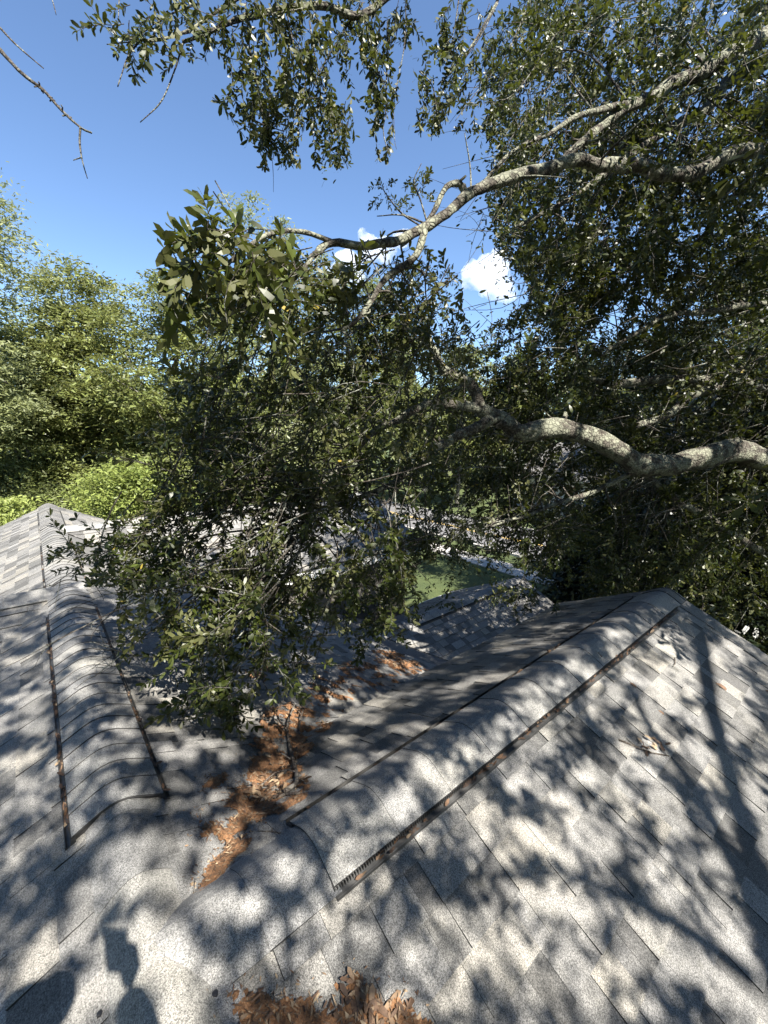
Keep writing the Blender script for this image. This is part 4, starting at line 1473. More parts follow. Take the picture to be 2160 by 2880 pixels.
def lobes(rng, h0, h1, rx, n, ry=None):
    out = []
    for i in range(n):
        f = (i + 0.5) / n
        z = h0 + (h1 - h0) * f
        w = math.sin(math.pi * (0.18 + 0.72 * f)) ** 0.8
        out.append((rng.normal(0, rx * 0.35), rng.normal(0, rx * 0.35), z, rx * w * rng.uniform(0.7, 1.0), rx * w * rng.uniform(0.7, 1.0), (h1 - h0) / n * rng.uniform(0.7, 1.1)))
    return out


def ztop(py, dist):
    return ZC + (1215 - py) / F * dist / math.cos(PITCH) * 1.0


rg = np.random.default_rng(5)
b = ground_at(-120, 19)
bg_tree('pecan_tree', 'tall feathery tree with thin grey limbs at the left edge of the picture', b, 18.5,
        [(0.6, 0, 18.2, 2.2, 2.2, 1.2), (2.2, 0, 16.6, 2.0, 2, 1.0), (0.2, 0, 15.6, 3.0, 2.6, 1.2), (3.2, 0, 14.6, 1.8, 1.8, 0.9), (1.2, 0, 13.2, 3.0, 2.4, 1.1), (0, 0, 10.6, 3.2, 2.5, 1.4), (0, 0, 8.2, 3.4, 3, 1.6)], M['bg_leaf_pale'], 21000, 0.17, seed=21, limbs=26, low=0.5, aspect=0.42, trunk_r=0.26)
b = ground_at(255, 27)
bg_tree('hickory_tree', 'rounded sunlit tree rising highest right of the feathery one', b, ztop(800, 27), [(0, 0, 15.3, 2.6, 2.6, 1.8), (-1.6, 0, 13.2, 2.8, 2.6, 2.0), (1.7, 0, 13.0, 2.7, 2.6, 2.0), (0, -1, 10.6, 4.0, 3.2, 2.0), (-1.5, 0, 8, 4.0, 3.4, 2.4), (2, 0, 7.2, 3.8, 3.4, 2.4), (0, 0, 4.6, 4.4, 3.4, 1.8)], M['bg_leaf'], 34000, 0.21, seed=22, limbs=12)
b = ground_at(520, 25)
bg_tree('maple_tree', 'green spreading tree with a bare leaning grey limb behind the hanging oak spray', b, ztop(820, 25), [(0, 0, 14.4, 2.4, 2.4, 1.5), (-1.6, 0, 12.4, 2.6, 2.4, 1.8), (1.9, 0, 12.6, 2.6, 2.4, 1.8), (-1, -1, 9.6, 3.6, 3, 2.0), (2, 0, 9.2, 3.4, 3, 2), (0, 0, 6.2, 4.2, 3, 2), (-1, 0, 3.6, 4, 3, 1.4)], M['bg_leaf'], 32000, 0.20, seed=23, limbs=14)
b = ground_at(60, 24)
bg_tree('sweetgum_tree', 'dense tree below the feathery crown at far left', b, 13, [(0, 0, 11.4, 2.6, 2.6, 1.6), (-2, 0, 9.6, 3, 2.6, 1.8), (2, 0, 9, 2.8, 2.6, 1.8), (0, 0, 6.6, 3.6, 3, 2), (-2, 0, 4.2, 3.5, 3, 1.8), (2, 0, 4, 3, 3, 1.6)], M['bg_leaf'], 26000, 0.20, seed=24, limbs=10)
b = ground_at(770, 33)
bg_tree('ash_tree', 'pale feathery treetop peeking over the limb in the middle', b, ztop(640, 33), [(-1.4, 0, 22.6, 2.0, 2, 1.3), (0.5, 0, 20, 3.0, 2.6, 2.0), (3, 0, 17.6, 3.4, 3, 2.2), (-1, 0, 16.6, 3.6, 3, 2), (0, 0, 12.6, 4.6, 4, 2.6), (3, 0, 11, 4, 4, 2.4), (0, 0, 7.5, 5, 4, 2.6), (2, 0, 4.4, 5, 4, 2)], M['bg_leaf_pale'], 26000, 0.23, seed=25, limbs=14)
b = ground_at(1000, 36)
bg_tree('elm_tree', 'sunlit yellow-green tree seen through gaps behind the central oak spray', b, ztop(800, 36), [(0, 0, 18.2, 3, 3, 1.8), (-2, 0, 15, 4, 3, 2.4), (2, 0, 14.4, 4, 3, 2.4), (0, 0, 10.8, 5, 4, 2.6), (3, 0, 8.5, 4, 4, 2.4), (-2, 0, 6.6, 5, 4, 2.4)], M['bg_leaf'], 24000, 0.23, seed=26, limbs=8)
b = ground_at(1290, 40)
bg_tree('water_oak_tree', 'green tree across the road left of the far porch', b, 15, [(0, 0, 13.5, 3, 3, 1.8), (-1, 0, 10.8, 4.4, 4, 2.2), (2, 0, 9.4, 4.2, 4, 2.2), (0, 0, 6.6, 5, 4, 2)], M['bg_leaf'], 18000, 0.24, seed=27, limbs=8, low=0.25)
b = ground_at(1800, 44)
bg_tree('laurel_oak_tree', 'tree across the road at the right behind the dark crown', b, 18, [(0, 0, 15.5, 4, 4, 2.4), (-3, 0, 12, 5, 4, 2.6), (3, 0, 11, 5, 4, 2.6), (0, 0, 8, 6, 5, 2.4)], M['bg_leaf_dark'], 18000, 0.26, seed=28, limbs=8, low=0.25)
b = ground_at(2150, 30)
bg_tree('pine_tree', 'dark tall tree behind the crown at the right edge', b, 20, [(0, 0, 17, 4, 4, 3), (-3, 0, 13, 4, 4, 3), (2, 0, 11, 5, 4, 3), (-1, 0, 7, 5, 4, 3)], M['bg_leaf_dark'], 18000, 0.26, seed=29, limbs=8)
b = ground_at(345, 18)
bg_tree('dogwood_tree', 'bright lime green small tree just behind the sunlit roof', b, 5.6, [(0.2, 0, 5.5, 1.3, 1.2, 0.5), (-0.9, 0, 4.8, 1.5, 1.2, 0.6), (1.1, 0, 4.9, 1.4, 1.2, 0.6), (-0.1, 0, 4.0, 1.7, 1.5, 0.7), (0.2, 0, 3.0, 1.5, 1.4, 0.8)], M['bg_leaf_lime'], 13000, 0.15, seed=30, limbs=5, trunk_r=0.09)
b = ground_at(30, 17)
bg_tree('redbud_tree', 'lime green shrubby tree at the left edge beside the far gable', b, 4.6, [(-0.9, 0, 4.0, 1.1, 1.1, 0.5), (0.3, 0, 2.9, 1.4, 1.2, 0.6), (-0.4, 0, 2.2, 1.6, 1.4, 0.7)], M['bg_leaf_lime'], 7500, 0.15, seed=31, limbs=4, trunk_r=0.08)
for i, (px, dist, h, r) in enumerate([(150, 21, 4.6, 2.2), (260, 23, 5.2, 2.4), (450, 21, 5.6, 2.4), (600, 22, 5.6, 2.6), (-60, 22, 5.0, 2.4)]):
    b = ground_at(px, dist)
    bg_tree('understory_shrub', ['dark leafy shrub left of the sunlit gable peak', 'dark leafy shrub right behind the gable peak', 'dark green shrub right of the lime green tree', 'dark shrub behind the middle of the sunlit wing', 'dark shrub at the left edge under the feathery tree'][i], b, h * 0.8, lobes(np.random.default_rng(40 + i), 1.0, h, r, 4), M['bg_leaf_dark'], 7000, 0.18, cat='shrub', group='understory shrubs behind the house', seed=40 + i, limbs=3, trunk_r=0.07)
# dark broadleaf evergreen hedge trees right of the gable end
for i, (px, dist, h, r) in enumerate([(1950, 8.6, 7.6, 1.9), (2230, 7.6, 8.4, 2.0), (1760, 11.5, 6.6, 1.6), (2120, 11.0, 10.5, 2.6), (1800, 16, 11.5, 3.0)]):
    b = ground_at(px, dist)
    bg_tree('magnolia_tree', ['glossy dark evergreen right behind the gable peak', 'glossy dark evergreen at the right edge beyond the gable rake', 'low dark evergreen beside the pavement end', 'tall dark evergreen filling the right edge behind the limb', 'dark evergreen mass behind the limbs at right centre'][i], b, h * 0.85, lobes(np.random.default_rng(60 + i), 1.2, h, r, 6), M['magnolia'], 15000, 0.15, group='dark evergreens beyond the gable end', seed=60 + i, limbs=4, trunk_r=0.1)
# far wood behind everything, one mass
rngw = np.random.default_rng(77)
k = 34000
az_ = rngw.uniform(R(-62), R(66), k)
dist = rngw.uniform(52, 75, k)
hh = 7.5 + 8.0 * (0.5 + 0.5 * np.sin(az_ * 19 + 1.0)) * (0.6 + 0.4 * np.sin(az_ * 47)) + 4.0
zz = hh * rngw.uniform(0, 1, k) ** 0.8
pos = np.stack([np.sin(az_) * dist, np.cos(az_) * dist, zz], 1)
dd = rngw.normal(0, 1, (k, 3))
L_ = rngw.uniform(0.8, 1.7, k)
Vv = leaf_block(pos, dd, np.array([0, 0, 1.0]) + rngw.normal(0, 0.6, (k, 3)), L_, L_ * 0.6, rngw.uniform(-0.1, 0.2, k))
q = Vv[:, [0, 1, 5, 4]]
me = fastmesh('far_wood', q.reshape(-1, 3), ((np.arange(k) * 4)[:, None] + np.array([[0, 3, 2, 1]])).ravel(), np.full(k, 4), np.repeat(np.clip(rngw.normal(0.5, 0.2, k), 0, 0.95), 4))
tag(obj('far_wood', me, M['bg_leaf_dark']), 'green belt of trees far behind the street', 'wood', kind='stuff')


# ================================================================== FAR HOUSE across the road
def far_house(name, label, c, w, d, hw, hr, mw, rot):
    t = thing(name, label, 'house', tuple(c))
    ca, sa = math.cos(rot), math.sin(rot)

    def q(x, y, z):
        return np.array([c[0] + x * ca - y * sa, c[1] + x * sa + y * ca, z])

    def bx(nm, x0, x1, y0, y1, z0, z1, m, par=t):
        v = [q(x0, y0, z0), q(x1, y0, z0), q(x1, y1, z0), q(x0, y1, z0), q(x0, y0, z1), q(x1, y0, z1), q(x1, y1, z1), q(x0, y1, z1)]
        return obj(nm, pymesh(nm, v, BOXF), m, par)
    bx('wall', -w / 2, w / 2, 0, d, 0, hw, mw)
    v = [q(-w / 2 - .4, -2.4, hw - .05), q(w / 2 + .4, -2.4, hw - .05), q(w / 2 + .4, d + .4, hw - .05), q(-w / 2 - .4, d + .4, hw - .05), q(-w / 2 + 1.5, d / 2 - .6, hr), q(w / 2 - 1.5, d / 2 - .6, hr)]
    obj('roof', pymesh('roof', v, [[0, 1, 5, 4], [1, 2, 5], [2, 3, 4, 5], [3, 0, 4], [3, 2, 1, 0]]), M['farroof'], t)
    bx('porch_floor', -w / 2, w / 2, -2.2, -0.01, 0, 0.35, M['concrete'])
    for i in range(5):
        x = -w / 2 + 0.3 + i * (w - 0.6) / 4
        bx('porch_column', x - .13, x + .13, -2.1, -1.84, 0.355, hw - .06, M['white'])
    for i in range(4):
        x = -w / 2 + w * (i + 0.5) / 4
        if i == 1:
            bx('door', x - .5, x + .5, -.06, -.005, 0.36, 2.5, M['brick'])
        else:
            f = bx('window', x - .65, x + .65, -.06, -.005, 0.95, 2.35, M['white'])
            bx('pane', x - .55, x - .04, -.075, -.065, 1.05, 2.25, M['glass'], f)
            bx('pane', x + .04, x + .55, -.075, -.065, 1.05, 2.25, M['glass'], f)
    return t


pc = UD * 9.0 + VD * 40.0
far_house('cottage', 'white house with porch columns across the road', (*W(16, 37, ZC)[:2], 0), 13, 8, 3.2, 6.2, M['white'], math.atan2(UD[1], UD[0]) + math.pi)
far_house('brick_house', 'red brick house with white porch columns across the road at right', (*W(-2, 37, ZC)[:2], 0), 12, 8, 3.0, 5.8, M['brick'], math.atan2(UD[1], UD[0]) + math.pi)

# ================================================================== LITTER ON THE ROOF
LF = []


def scatter_leaves(pts, n, L0=0.035, L1=0.07, lift=0.02, flat=0.5, spread=0.012, wr=(0.3, 0.45)):
    if len(pts) == 0:
        return
    i = RNG.integers(0, len(pts), n)
    P, N = [], []
    e = 0.01
    for k in i:
        u, v = pts[k] + RNG.normal(0, spread, 2)
        h = roofH(u, v)
        N.append((roofH(u + e, v) - h) / e * np.append(UD, 0) + (roofH(u, v + e) - h) / e * np.append(VD, 0) + np.array([0, 0, 1.0]))
        P.append(W(u, v, h - lift - RNG.uniform(0, 0.012)))
    P, N = np.array(P), np.array(N)
    d = RNG.normal(0, 1, (n, 3))
    d -= N * ((d * N).sum(1) / (N * N).sum(1))[:, None] * RNG.uniform(0.75, 1.0, n)[:, None]
    L_ = RNG.uniform(L0, L1, n)
    LF.append((leaf_block(P, d, N + RNG.normal(0, flat, (n, 3)), L_, L_ * RNG.uniform(wr[0], wr[1], n), RNG.uniform(-0.3, 0.4, n)), np.clip(RNG.normal(0.6, 0.28, n), 0, 1)))


def patch(name, label, pix, lift=0.004, hgt=0.012, seed=0, cell=0.011, edge=0.05, thr=-0.1):
    uv = [hit(px, py) for px, py in pix]
    uv = [(a[0], a[1]) for a in uv if a]
    us, vs_ = [a[0] for a in uv], [a[1] for a in uv]
    u0, u1, v0, v1 = min(us) - edge, max(us) + edge, min(vs_) - edge, max(vs_) + edge
    nu, nv = int((u1 - u0) / cell) + 1, int((v1 - v0) / cell) + 1
    A, B = np.meshgrid(u0 + np.arange(nu + 1) * cell, v0 + np.arange(nv + 1) * cell, indexing='ij')
    a, b = A.ravel(), B.ravel()
    n1 = np.array([mnoise.noise(Vector((x * 9 + seed, y * 9, seed))) for x, y in zip(a, b)])
    n2 = np.array([mnoise.noise(Vector((x * 30 + seed, y * 30, seed))) for x, y in zip(a, b)])
    n3 = np.array([mnoise.noise(Vector((x * 75 + seed, y * 75, 3.0))) for x, y in zip(a, b)])
    ins = in_poly(a + n2 * edge * 0.4 + n1 * edge, b + n2 * edge * 0.4 - n1 * edge * 0.8, uv) & (n1 + 0.5 * n2 > thr)
    idx = -np.ones(len(a), int)
    v, f = [], []
    I = ins.reshape(nu + 1, nv + 1)
    inner = I.copy()
    for _ in range(2):
        inner[1:-1, 1:-1] &= inner[:-2, 1:-1] & inner[2:, 1:-1] & inner[1:-1, :-2] & inner[1:-1, 2:]
    inn = inner.ravel()

    def vid(i, j):
        k = i * (nv + 1) + j
        if idx[k] < 0:
            idx[k] = len(v)
            h = lift + (hgt * (0.5 + n2[k] * 0.6 + n1[k] * 0.4) + 0.006 * n3[k] if inn[k] else 0.002 * n3[k])
            jx, jy = (random.uniform(-.3, .3) * cell, random.uniform(-.3, .3) * cell)
            v.append(W(a[k] + jx, b[k] + jy, roofH(a[k] + jx, b[k] + jy) - max(h, 0.002) - 0.007))
        return idx[k]
    for i in range(nu):
        for j in range(nv):
            if I[i, j] and I[i + 1, j] and I[i, j + 1] and I[i + 1, j + 1]:
                f.append([vid(i, j), vid(i + 1, j), vid(i + 1, j + 1), vid(i, j + 1)])
    pts = np.array([(a[k], b[k]) for k in range(len(a)) if inn[k]])
    rim = [(a[k], b[k]) for k in range(len(a)) if ins[k] and not inn[k]]
    if rim:
        scatter_leaves(np.array(rim), int(len(rim) * 0.9), 0.005, 0.016, 0.010, 0.4, 0.03)
    o = obj(name, pymesh(name, v, f), M['litter'])
    tag(o, label, 'leaf litter', kind='stuff')
    return pts


p1 = patch('leaf_litter', 'rusty brown oak tassel litter tapering down the valley between the two ridges', [(532, 2530), (545, 2480), (600, 2420), (625, 2380), (600, 2360), (570, 2385), (545, 2290), (570, 2275), (640, 2340), (625, 2300), (640, 2250), (690, 2180), (760, 2170), (880, 2220), (870, 2250), (800, 2290), (720, 2340), (700, 2400), (660, 2450), (600, 2500), (560, 2525)], seed=1.7, thr=-0.22, edge=0.035, hgt=0.007)
p2 = patch('leaf_litter', 'brown litter and dead twigs heaped in the middle of the valley', [(690, 2190), (700, 2100), (725, 2050), (740, 2000), (810, 1975), (860, 1990), (900, 2010), (940, 2050), (880, 2090), (860, 2160), (870, 2230), (770, 2230)], seed=4.1, thr=-0.2, edge=0.05, hgt=0.016)
p3 = patch('leaf_litter', 'small rusty litter patch left of the valley on the main slope', [(560, 2215), (590, 2190), (640, 2170), (645, 2200), (620, 2225), (580, 2228)], seed=6.3, edge=0.02, thr=-0.3)
p4 = patch('leaf_litter', 'orange litter drifted along the lower valley past the side eave', [(840, 1960), (860, 1900), (950, 1860), (1040, 1850), (1090, 1830), (1200, 1880), (1100, 1920), (960, 1990), (870, 2020)], seed=8.8, edge=0.16, thr=-0.05, cell=0.02, hgt=0.03)
p5 = patch('leaf_litter', 'orange litter patch lying beside the low front ridge', [(1040, 1825), (1110, 1835), (1200, 1870), (1130, 1890), (1060, 1865)], seed=9.4, edge=0.12, thr=-0.3, cell=0.02, hgt=0.03)
p6 = patch('leaf_litter', 'small rusty litter patch under the hanging oak spray', [(690, 1880), (760, 1870), (770, 1905), (700, 1915)], seed=12.4, edge=0.05, thr=-0.3, cell=0.015)
p7 = patch('leaf_litter', 'dark brown litter in the near valley at the bottom of the picture', [(630, 2800), (700, 2790), (860, 2820), (950, 2800), (1000, 2740), (1040, 2780), (1060, 2820), (1120, 2810), (1200, 2860), (1230, 2960), (700, 2960)], seed=14.2, edge=0.03, thr=-0.45, hgt=0.010)
scatter_leaves(p1, 150, 0.008, 0.024, 0.016, 0.3)
scatter_leaves(p2, 220, 0.015, 0.042, 0.022, 0.5)
scatter_leaves(p4, 200, 0.02, 0.05)
scatter_leaves(p5, 260, 0.025, 0.055, 0.03, 0.6)
q = np.array([hit(px, py)[:2] for px, py in [(720, 2235), (760, 2225), (800, 2240), (740, 2255), (830, 2215), (780, 2205), (700, 2250)]])
scatter_leaves(q + RNG.normal(0, 0.01, q.shape), 90, 0.03, 0.06, 0.025, 0.7)
q = np.array([hit(px, py)[:2] for px, py in [(990, 2800), (1010, 2840), (1040, 2860), (980, 2850), (1070, 2850), (1020, 2870), (1130, 2860), (960, 2865), (1100, 2870), (1180, 2870)]])
scatter_leaves(q, 55, 0.025, 0.05, 0.014, 0.2)
for pp_, n_ in ((p1, 900), (p2, 700), (p3, 120), (p4, 500), (p5, 350), (p6, 120), (p7, 420)):
    scatter_leaves(pp_, n_, 0.008, 0.035, 0.014, 0.5, 0.02, (0.08, 0.2))
scatter_leaves(p7, 120, 0.008, 0.03, 0.02, 0.3)
# leaves packed into the vent slots, toned darker for the shade in there
for axis, c0, H, s0, s1, n in (('u', V0, HR, 1.8, 4.3, 300), ('u', V0, HR, 5.1, 7.3, 70), ('v', U1, HR, 0.7, 4.2, 290)):
    for sd in (-1, 1):
        P = []
        for i in range(n):
            s = RNG.uniform(s0, s1)
            if mnoise.noise(Vector((s * 4, sd * 5.0, c0))) < -0.05 + 0.15 * RNG.normal():
                continue
            x = 0.158 + RNG.uniform(-0.002, 0.017)
            P.append(ridge_pt((axis, c0, H), s, sd * x, -MS * x + 0.014 + RNG.uniform(0, 0.012)))
        P = np.array(P)
        k = len(P)
        al = (W(1, 0, 0) - W(0, 0, 0)) if axis == 'u' else (W(0, 1, 0) - W(0, 0, 0))
        d = al[None] * RNG.choice([-1, 1], k)[:, None] + RNG.normal(0, 0.25, (k, 3))
        L_ = RNG.uniform(0.018, 0.05, k)
        LF.append((leaf_block(P, d, np.array([0, 0, 1.0]) + RNG.normal(0, 0.5, (k, 3)), L_, L_ * 0.36, RNG.uniform(-0.2, 0.3, k)), np.clip(RNG.normal(0.30, 0.27, k), 0, 1)))
# debris line along the upper slot of the side ridge
q = np.array([hit(px, py)[:2] for px, py in [(1560, 1830), (1590, 1815), (1540, 1845), (1620, 1800), (1580, 1825), (1810, 2105), (1830, 2110), (1850, 2100), (1840, 2095), (1820, 2115)]])
scatter_leaves(q, 60, 0.02, 0.05, 0.014, 0.6)
V = np.concatenate([a for a, b in LF])
T = np.concatenate([b for a, b in LF])
tag(obj('dry_leaves', leaves_mesh('dry_leaves', V, T), M['dry_leaf']), 'brown dry oak leaves caught in the vent slots and valleys', 'leaf litter', kind='stuff')

# single fallen leaves, twigs and sticks that can be told apart
for lab, px, py, L_ in [('single russet leaf lying on the right slope near the bottom edge', 1728, 2798, 0.055), ('curled dark dry leaf on the right slope below the far vent end', 2010, 1925, 0.09),
                        ('small dark leaf on the right slope beside the vent middle', 1770, 1925, 0.05), ('small brown leaf on the right slope left of the branch shadow', 1850, 2003, 0.04),
                        ('brown leaf at the right edge of the picture on the right slope', 2150, 1945, 0.06)]:
    u, v, H = hit(px, py)
    P = W(u, v, H - 0.014)[None]
    lv = leaf_block(P, np.array([[0.9, -0.5, -0.25]]), np.array([[-0.2, -0.3, 1.0]]), np.array([L_]), np.array([L_ * 0.4]), np.array([0.35]))
    me = leaves_mesh('fallen_leaf', lv, np.array([0.45]))
    tag(obj('fallen_leaf', me, M['dry_leaf']), lab, 'leaf', 'single fallen leaves on the right slope')


def stick(lab, pix, r0, r1, lift=0.02, m='stick', subs=()):
    P = []
    for i, q in enumerate(pix):
        h = hit(q[0], q[1])
        P.append(W(h[0], h[1], h[2] - lift - (q[2] if len(q) > 2 else 0)))
    mb = MB()
    tube(mb, smooth_path(P, 5), r0, r1, 7, 0.3, len(lab))
    for s in subs:
        Q = []
        for q in s:
            h = hit(q[0], q[1])
            Q.append(W(h[0], h[1], h[2] - lift - (q[2] if len(q) > 2 else 0)))
        tube(mb, smooth_path(Q, 4), r1 * 1.1, r1 * 0.6, 5, 0.3, 3)
    tag(obj('stick', mb.mesh('stick', True), M[m]), lab, 'stick', 'dead sticks on the roof')


stick('thick pale dead stick curving through the valley litter', [(800, 2245), (835, 2215), (828, 2165), (815, 2110), (810, 2060, 0.03), (830, 2010, 0.05)], 0.013, 0.005, 0.035, subs=[[(812, 2080, 0.02), (780, 2040, 0.05), (800, 2000, 0.06)], [(818, 2150), (790, 2140, 0.02)]])
stick('forked pale stick standing out of the heap at the valley top', [(838, 2075), (850, 2035, 0.04), (862, 1995, 0.08), (840, 1965, 0.09)], 0.006, 0.003, 0.03, subs=[[(850, 2035, 0.04), (820, 2010, 0.05)]])
stick('slender curved pale twig lying over the litter below the thick stick', [(735, 2225), (770, 2200, 0.02), (810, 2190, 0.02), (848, 2190)], 0.005, 0.003, 0.03)
stick('broken stub lying at the lower edge of the valley litter', [(770, 2255), (800, 2245), (845, 2240)], 0.011, 0.006, 0.02)
stick('thin dark twig pointing at the lower end of the side ridge vent', [(702, 2346), (740, 2345), (770, 2347), (800, 2352)], 0.0035, 0.002, 0.012, subs=[[(765, 2346), (764, 2330), (758, 2328)]])
stick('wavy pale twig left of the thick stick on the valley litter', [(640, 2225), (680, 2230), (700, 2225), (735, 2240)], 0.004, 0.002, 0.02)
stick('pale forked stick on the right slope beside a leaf clump', [(1740, 2090), (1790, 2110), (1830, 2125), (1880, 2135)], 0.006, 0.003, 0.02, subs=[[(1790, 2110), (1760, 2085)]])
stick('short black twig on the right slope below the far vent end', [(1897, 1855), (1898, 1870), (1892, 1880)], 0.004, 0.002, 0.014)
stick('short black twig lying on the side ridge vent caps', [(1680, 1858), (1690, 1870)], 0.004, 0.003, 0.06)
stick('thin dark twig in the rusty litter near the valley foot', [(560, 2520), (545, 2540), (550, 2480)], 0.002, 0.001, 0.015)

# ================================================================== CLOUDS
m, nt, p = mat('cloud_vapour')
nt.nodes.remove(p)
vp = nt.nodes.new('ShaderNodeVolumePrincipled')
vp.inputs['Color'].default_value = (1, 1, 1, 1)
vn = noise_tex(nt, 0.022, 5, 0.65)
vr = ramp(nt, vn, [(0.36, 0.0), (0.62, 0.016)])
nt.links.new(vr, vp.inputs['Density'])
nt.links.new(vp.outputs[0], nt.nodes['Material Output'].inputs['Volume'])
M['cloud'] = m


def cloud(lab, puffs, dist):
    bm = bmesh.new()
    for px, py, r in puffs:
        c = at(px, py, dist) + np.array([0, random.uniform(-30, 30), 0])
        bmesh.ops.create_icosphere(bm, subdivisions=3, radius=r / F * dist, matrix=Matrix.Translation(Vector(c)))
    me = bpy.data.meshes.new('cloud')
    bm.to_mesh(me)
    bm.free()
    o = obj('cloud', me, M['cloud'])
    r = o.modifiers.new('r', 'REMESH')
    r.mode = 'VOXEL'
    r.voxel_size = 5 / F * dist
    tx = bpy.data.textures.new('puff', 'CLOUDS')
    tx.noise_scale = 34 / F * dist
    tx.noise_depth = 3
    d = o.modifiers.new('d', 'DISPLACE')
    d.texture = tx
    d.texture_coords = 'GLOBAL'
    d.strength = 34 / F * dist
    d.mid_level = 0.5
    tag(o, lab, 'cloud')


cloud('white cumulus puff in the gap right of the central oak mass', [(1330, 790, 34), (1370, 770, 46), (1400, 745, 36), (1405, 800, 40), (1435, 825, 22), (1360, 815, 26), (1510, 815, 14), (1325, 750, 24)], 1600)
cloud('white cumulus glimpsed behind the limb above the central oak mass', [(980, 740, 36), (1040, 690, 36), (1020, 660, 16), (1080, 700, 34), (1130, 680, 24), (940, 770, 26), (1000, 780, 30)], 1600)

# ================================================================== THE PHOTOGRAPHER: only the shadow shows in the picture
M['shirt'] = simple('grey_work_shirt', (0.16, 0.17, 0.19), 0.85, 0.15, 30)
M['jeans'] = simple('dark_work_trousers', (0.06, 0.07, 0.10), 0.85, 0.2, 30)
M['skin'] = simple('skin', (0.42, 0.26, 0.19), 0.55, 0.08, 12)
M['capcloth'] = simple('dark_cap', (0.05, 0.05, 0.06), 0.8, 0.2, 30)
M['hair'] = simple('dark_hair', (0.03, 0.022, 0.016), 0.7, 0.3, 80)
M['phonecase'] = simple('black_phone_case', (0.02, 0.02, 0.022), 0.4, 0.1, 30)
per = thing('person', 'photographer standing on the ridge holding up a phone, shown by the shadow', 'person', (-0.1, -0.4, ZC - 1.6))


def skinned(name, pts, edges, radii, m, parent, root=0, sub=2):
    me = bpy.data.meshes.new(name)
    me.from_pydata([tuple(q) for q in pts], edges, [])
    o = obj(name, me, m, parent)
    md = o.modifiers.new('s', 'SKIN')
    md.use_smooth_shade = True
    for i, r_ in enumerate(radii):
        me.skin_vertices[0].data[i].radius = (r_, r_) if not hasattr(r_, '__len__') else r_
        me.skin_vertices[0].data[i].use_root = (i == root)
    ms = o.modifiers.new('u', 'SUBSURF')
    ms.levels = sub
    ms.render_levels = sub
    return o


def pw(x, y, z):
    return (x, y, ZC + z)


# body: pelvis, spine, chest, neck; right arm raised to the phone, left arm bent forward; legs astride the ridge
B = [pw(-0.16, -0.42, -0.72), pw(-0.16, -0.40, -0.54), pw(-0.15, -0.36, -0.36), pw(-0.13, -0.30, -0.21), pw(-0.12, -0.27, -0.12),
     pw(-0.31, -0.30, -0.25), pw(-0.37, -0.22, -0.52), pw(-0.28, -0.02, -0.50), pw(-0.20, 0.0, -0.44),
     pw(0.05, -0.30, -0.25), pw(0.13, -0.20, -0.44), pw(0.06, -0.07, -0.22), pw(0.02, -0.05, -0.13),
     pw(-0.27, -0.42, -0.82), pw(-0.30, -0.36, -1.18), pw(-0.33, -0.44, -1.53), pw(-0.34, -0.32, -1.585),
     pw(-0.05, -0.42, -0.82), pw(0.05, -0.36, -1.16), pw(0.14, -0.44, -1.47), pw(0.15, -0.32, -1.51)]
E = [(0, 1), (1, 2), (2, 3), (3, 4), (3, 5), (5, 6), (6, 7), (7, 8), (3, 9), (9, 10), (10, 11), (11, 12), (0, 13), (13, 14), (14, 15), (15, 16), (0, 17), (17, 18), (18, 19), (19, 20)]
RD = [(0.15, 0.11), (0.15, 0.105), (0.165, 0.11), (0.12, 0.09), 0.055, 0.07, 0.05, 0.036, 0.03, 0.07, 0.056, 0.046, 0.036, 0.09, 0.06, 0.045, 0.04, 0.09, 0.06, 0.045, 0.04]
skinned('body', B, E, RD, M['shirt'], per)
HX, HY, HZ = -0.06, 0.16, -0.10
pw0 = pw


def pw(x, y, z):
    return pw0(x + HX, y + HY, z + HZ)


Hd = [pw(-0.08, -0.44, -0.09), pw(-0.08, -0.43, -0.01), pw(-0.08, -0.41, 0.05), pw(-0.08, -0.42, 0.12), pw(-0.08, -0.30, 0.02), pw(-0.08, -0.335, -0.045)]
skinned('head', Hd, [(0, 1), (1, 2), (2, 3), (2, 4), (1, 5)], [0.05, 0.062, (0.078, 0.092), (0.07, 0.08), 0.014, 0.03], M['skin'], per)
# cap with brim
mb = MB()
rings = []
for i, (dz, rr) in enumerate([(0.06, 0.098), (0.10, 0.10), (0.15, 0.094), (0.185, 0.07), (0.20, 0.02)]):
    rings.append([np.array(pw(-0.08 + rr * 0.92 * math.cos(t), -0.415 + rr * 1.1 * math.sin(t), dz)) for t in np.linspace(0, 2 * math.pi, 16, endpoint=False)])
v = [q for r_ in rings for q in r_]
f = [[i * 16 + k, i * 16 + (k + 1) % 16, (i + 1) * 16 + (k + 1) % 16, (i + 1) * 16 + k] for i in range(4) for k in range(16)] + [[64 + k for k in range(16)]]
mb.add(v, f)
br = [np.array(pw(-0.08 + 0.088 * math.cos(t), -0.335 + (0.10 * math.sin(t) if math.sin(t) > 0 else 0.03 * math.sin(t)), 0.068 - 0.02 * max(0, math.sin(t)))) for t in np.linspace(0, 2 * math.pi, 20, endpoint=False)]
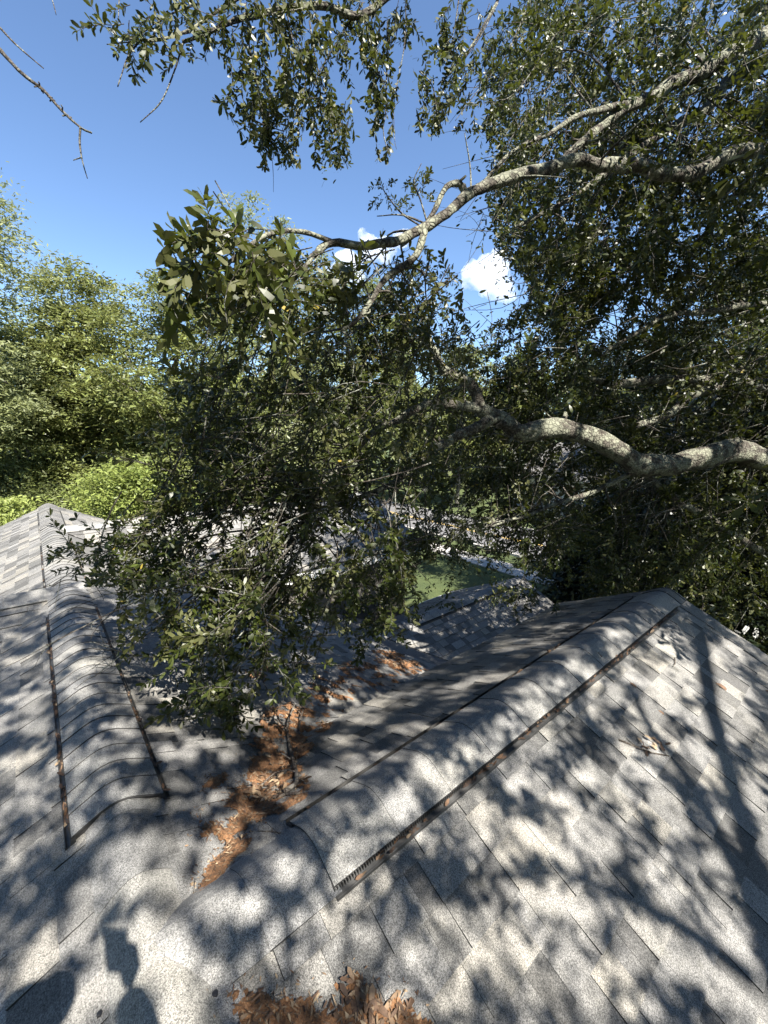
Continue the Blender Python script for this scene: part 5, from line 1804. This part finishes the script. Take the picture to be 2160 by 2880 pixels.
v = br + [q + np.array([0, 0, 0.006]) for q in br]
mb.add(v, [list(range(20))[::-1], list(range(20, 40))] + [[i, (i + 1) % 20, 20 + (i + 1) % 20, 20 + i] for i in range(20)])
obj('cap', mb.mesh('cap', True), M['capcloth'], per)
pw = pw0
# hands: palm and five fingers each, closed on the phone's edges
for sd, cx in ((1, 0.022),):
    pts = [pw(cx, -0.045, -0.125), pw(cx + sd * 0.012, -0.035, -0.085), pw(cx + sd * 0.012, -0.03, -0.06)]
    ed = [(0, 1), (1, 2)]
    rd = [0.024, (0.016, 0.026), (0.014, 0.024)]
    for k, (dz, ln) in enumerate([(-0.048, 0.030), (-0.066, 0.034), (-0.084, 0.032), (-0.102, 0.026)]):
        n0 = len(pts)
        pts += [pw(cx + sd * 0.014, -0.022, dz), pw(cx + sd * 0.010, -0.008, dz + 0.004), pw(cx + sd * (0.010 - ln), -0.004, dz + 0.006)]
        ed += [(1 if k > 1 else 2, n0), (n0, n0 + 1), (n0 + 1, n0 + 2)]
        rd += [0.0088, 0.0078, 0.0068]
    n0 = len(pts)
    pts += [pw(cx, -0.05, -0.09), pw(cx - sd * 0.016, -0.045, -0.07), pw(cx - sd * 0.028, -0.04, -0.06)]
    ed += [(1, n0), (n0, n0 + 1), (n0 + 1, n0 + 2)]
    rd += [0.011, 0.009, 0.008]
    skinned('hand', pts, ed, rd, M['skin'], per, sub=1)
# phone, lens at its top right corner, just behind the viewpoint
ph = thing('phone', 'black phone held upright in the right hand, seen only as the flat-topped shadow', 'phone', (-0.02, -0.014, ZC - 0.05))
bm = bmesh.new()
bmesh.ops.create_cube(bm, size=1)
bmesh.ops.scale(bm, vec=(0.078, 0.009, 0.155), verts=bm.verts)
bmesh.ops.bevel(bm, geom=list(bm.edges), offset=0.004, segments=2, affect='EDGES')
bmesh.ops.translate(bm, vec=(-0.022, -0.014, ZC - 0.052), verts=bm.verts)
me = bpy.data.meshes.new('phone_body')
bm.to_mesh(me)
bm.free()
obj('phone_body', me, M['phonecase'], ph)
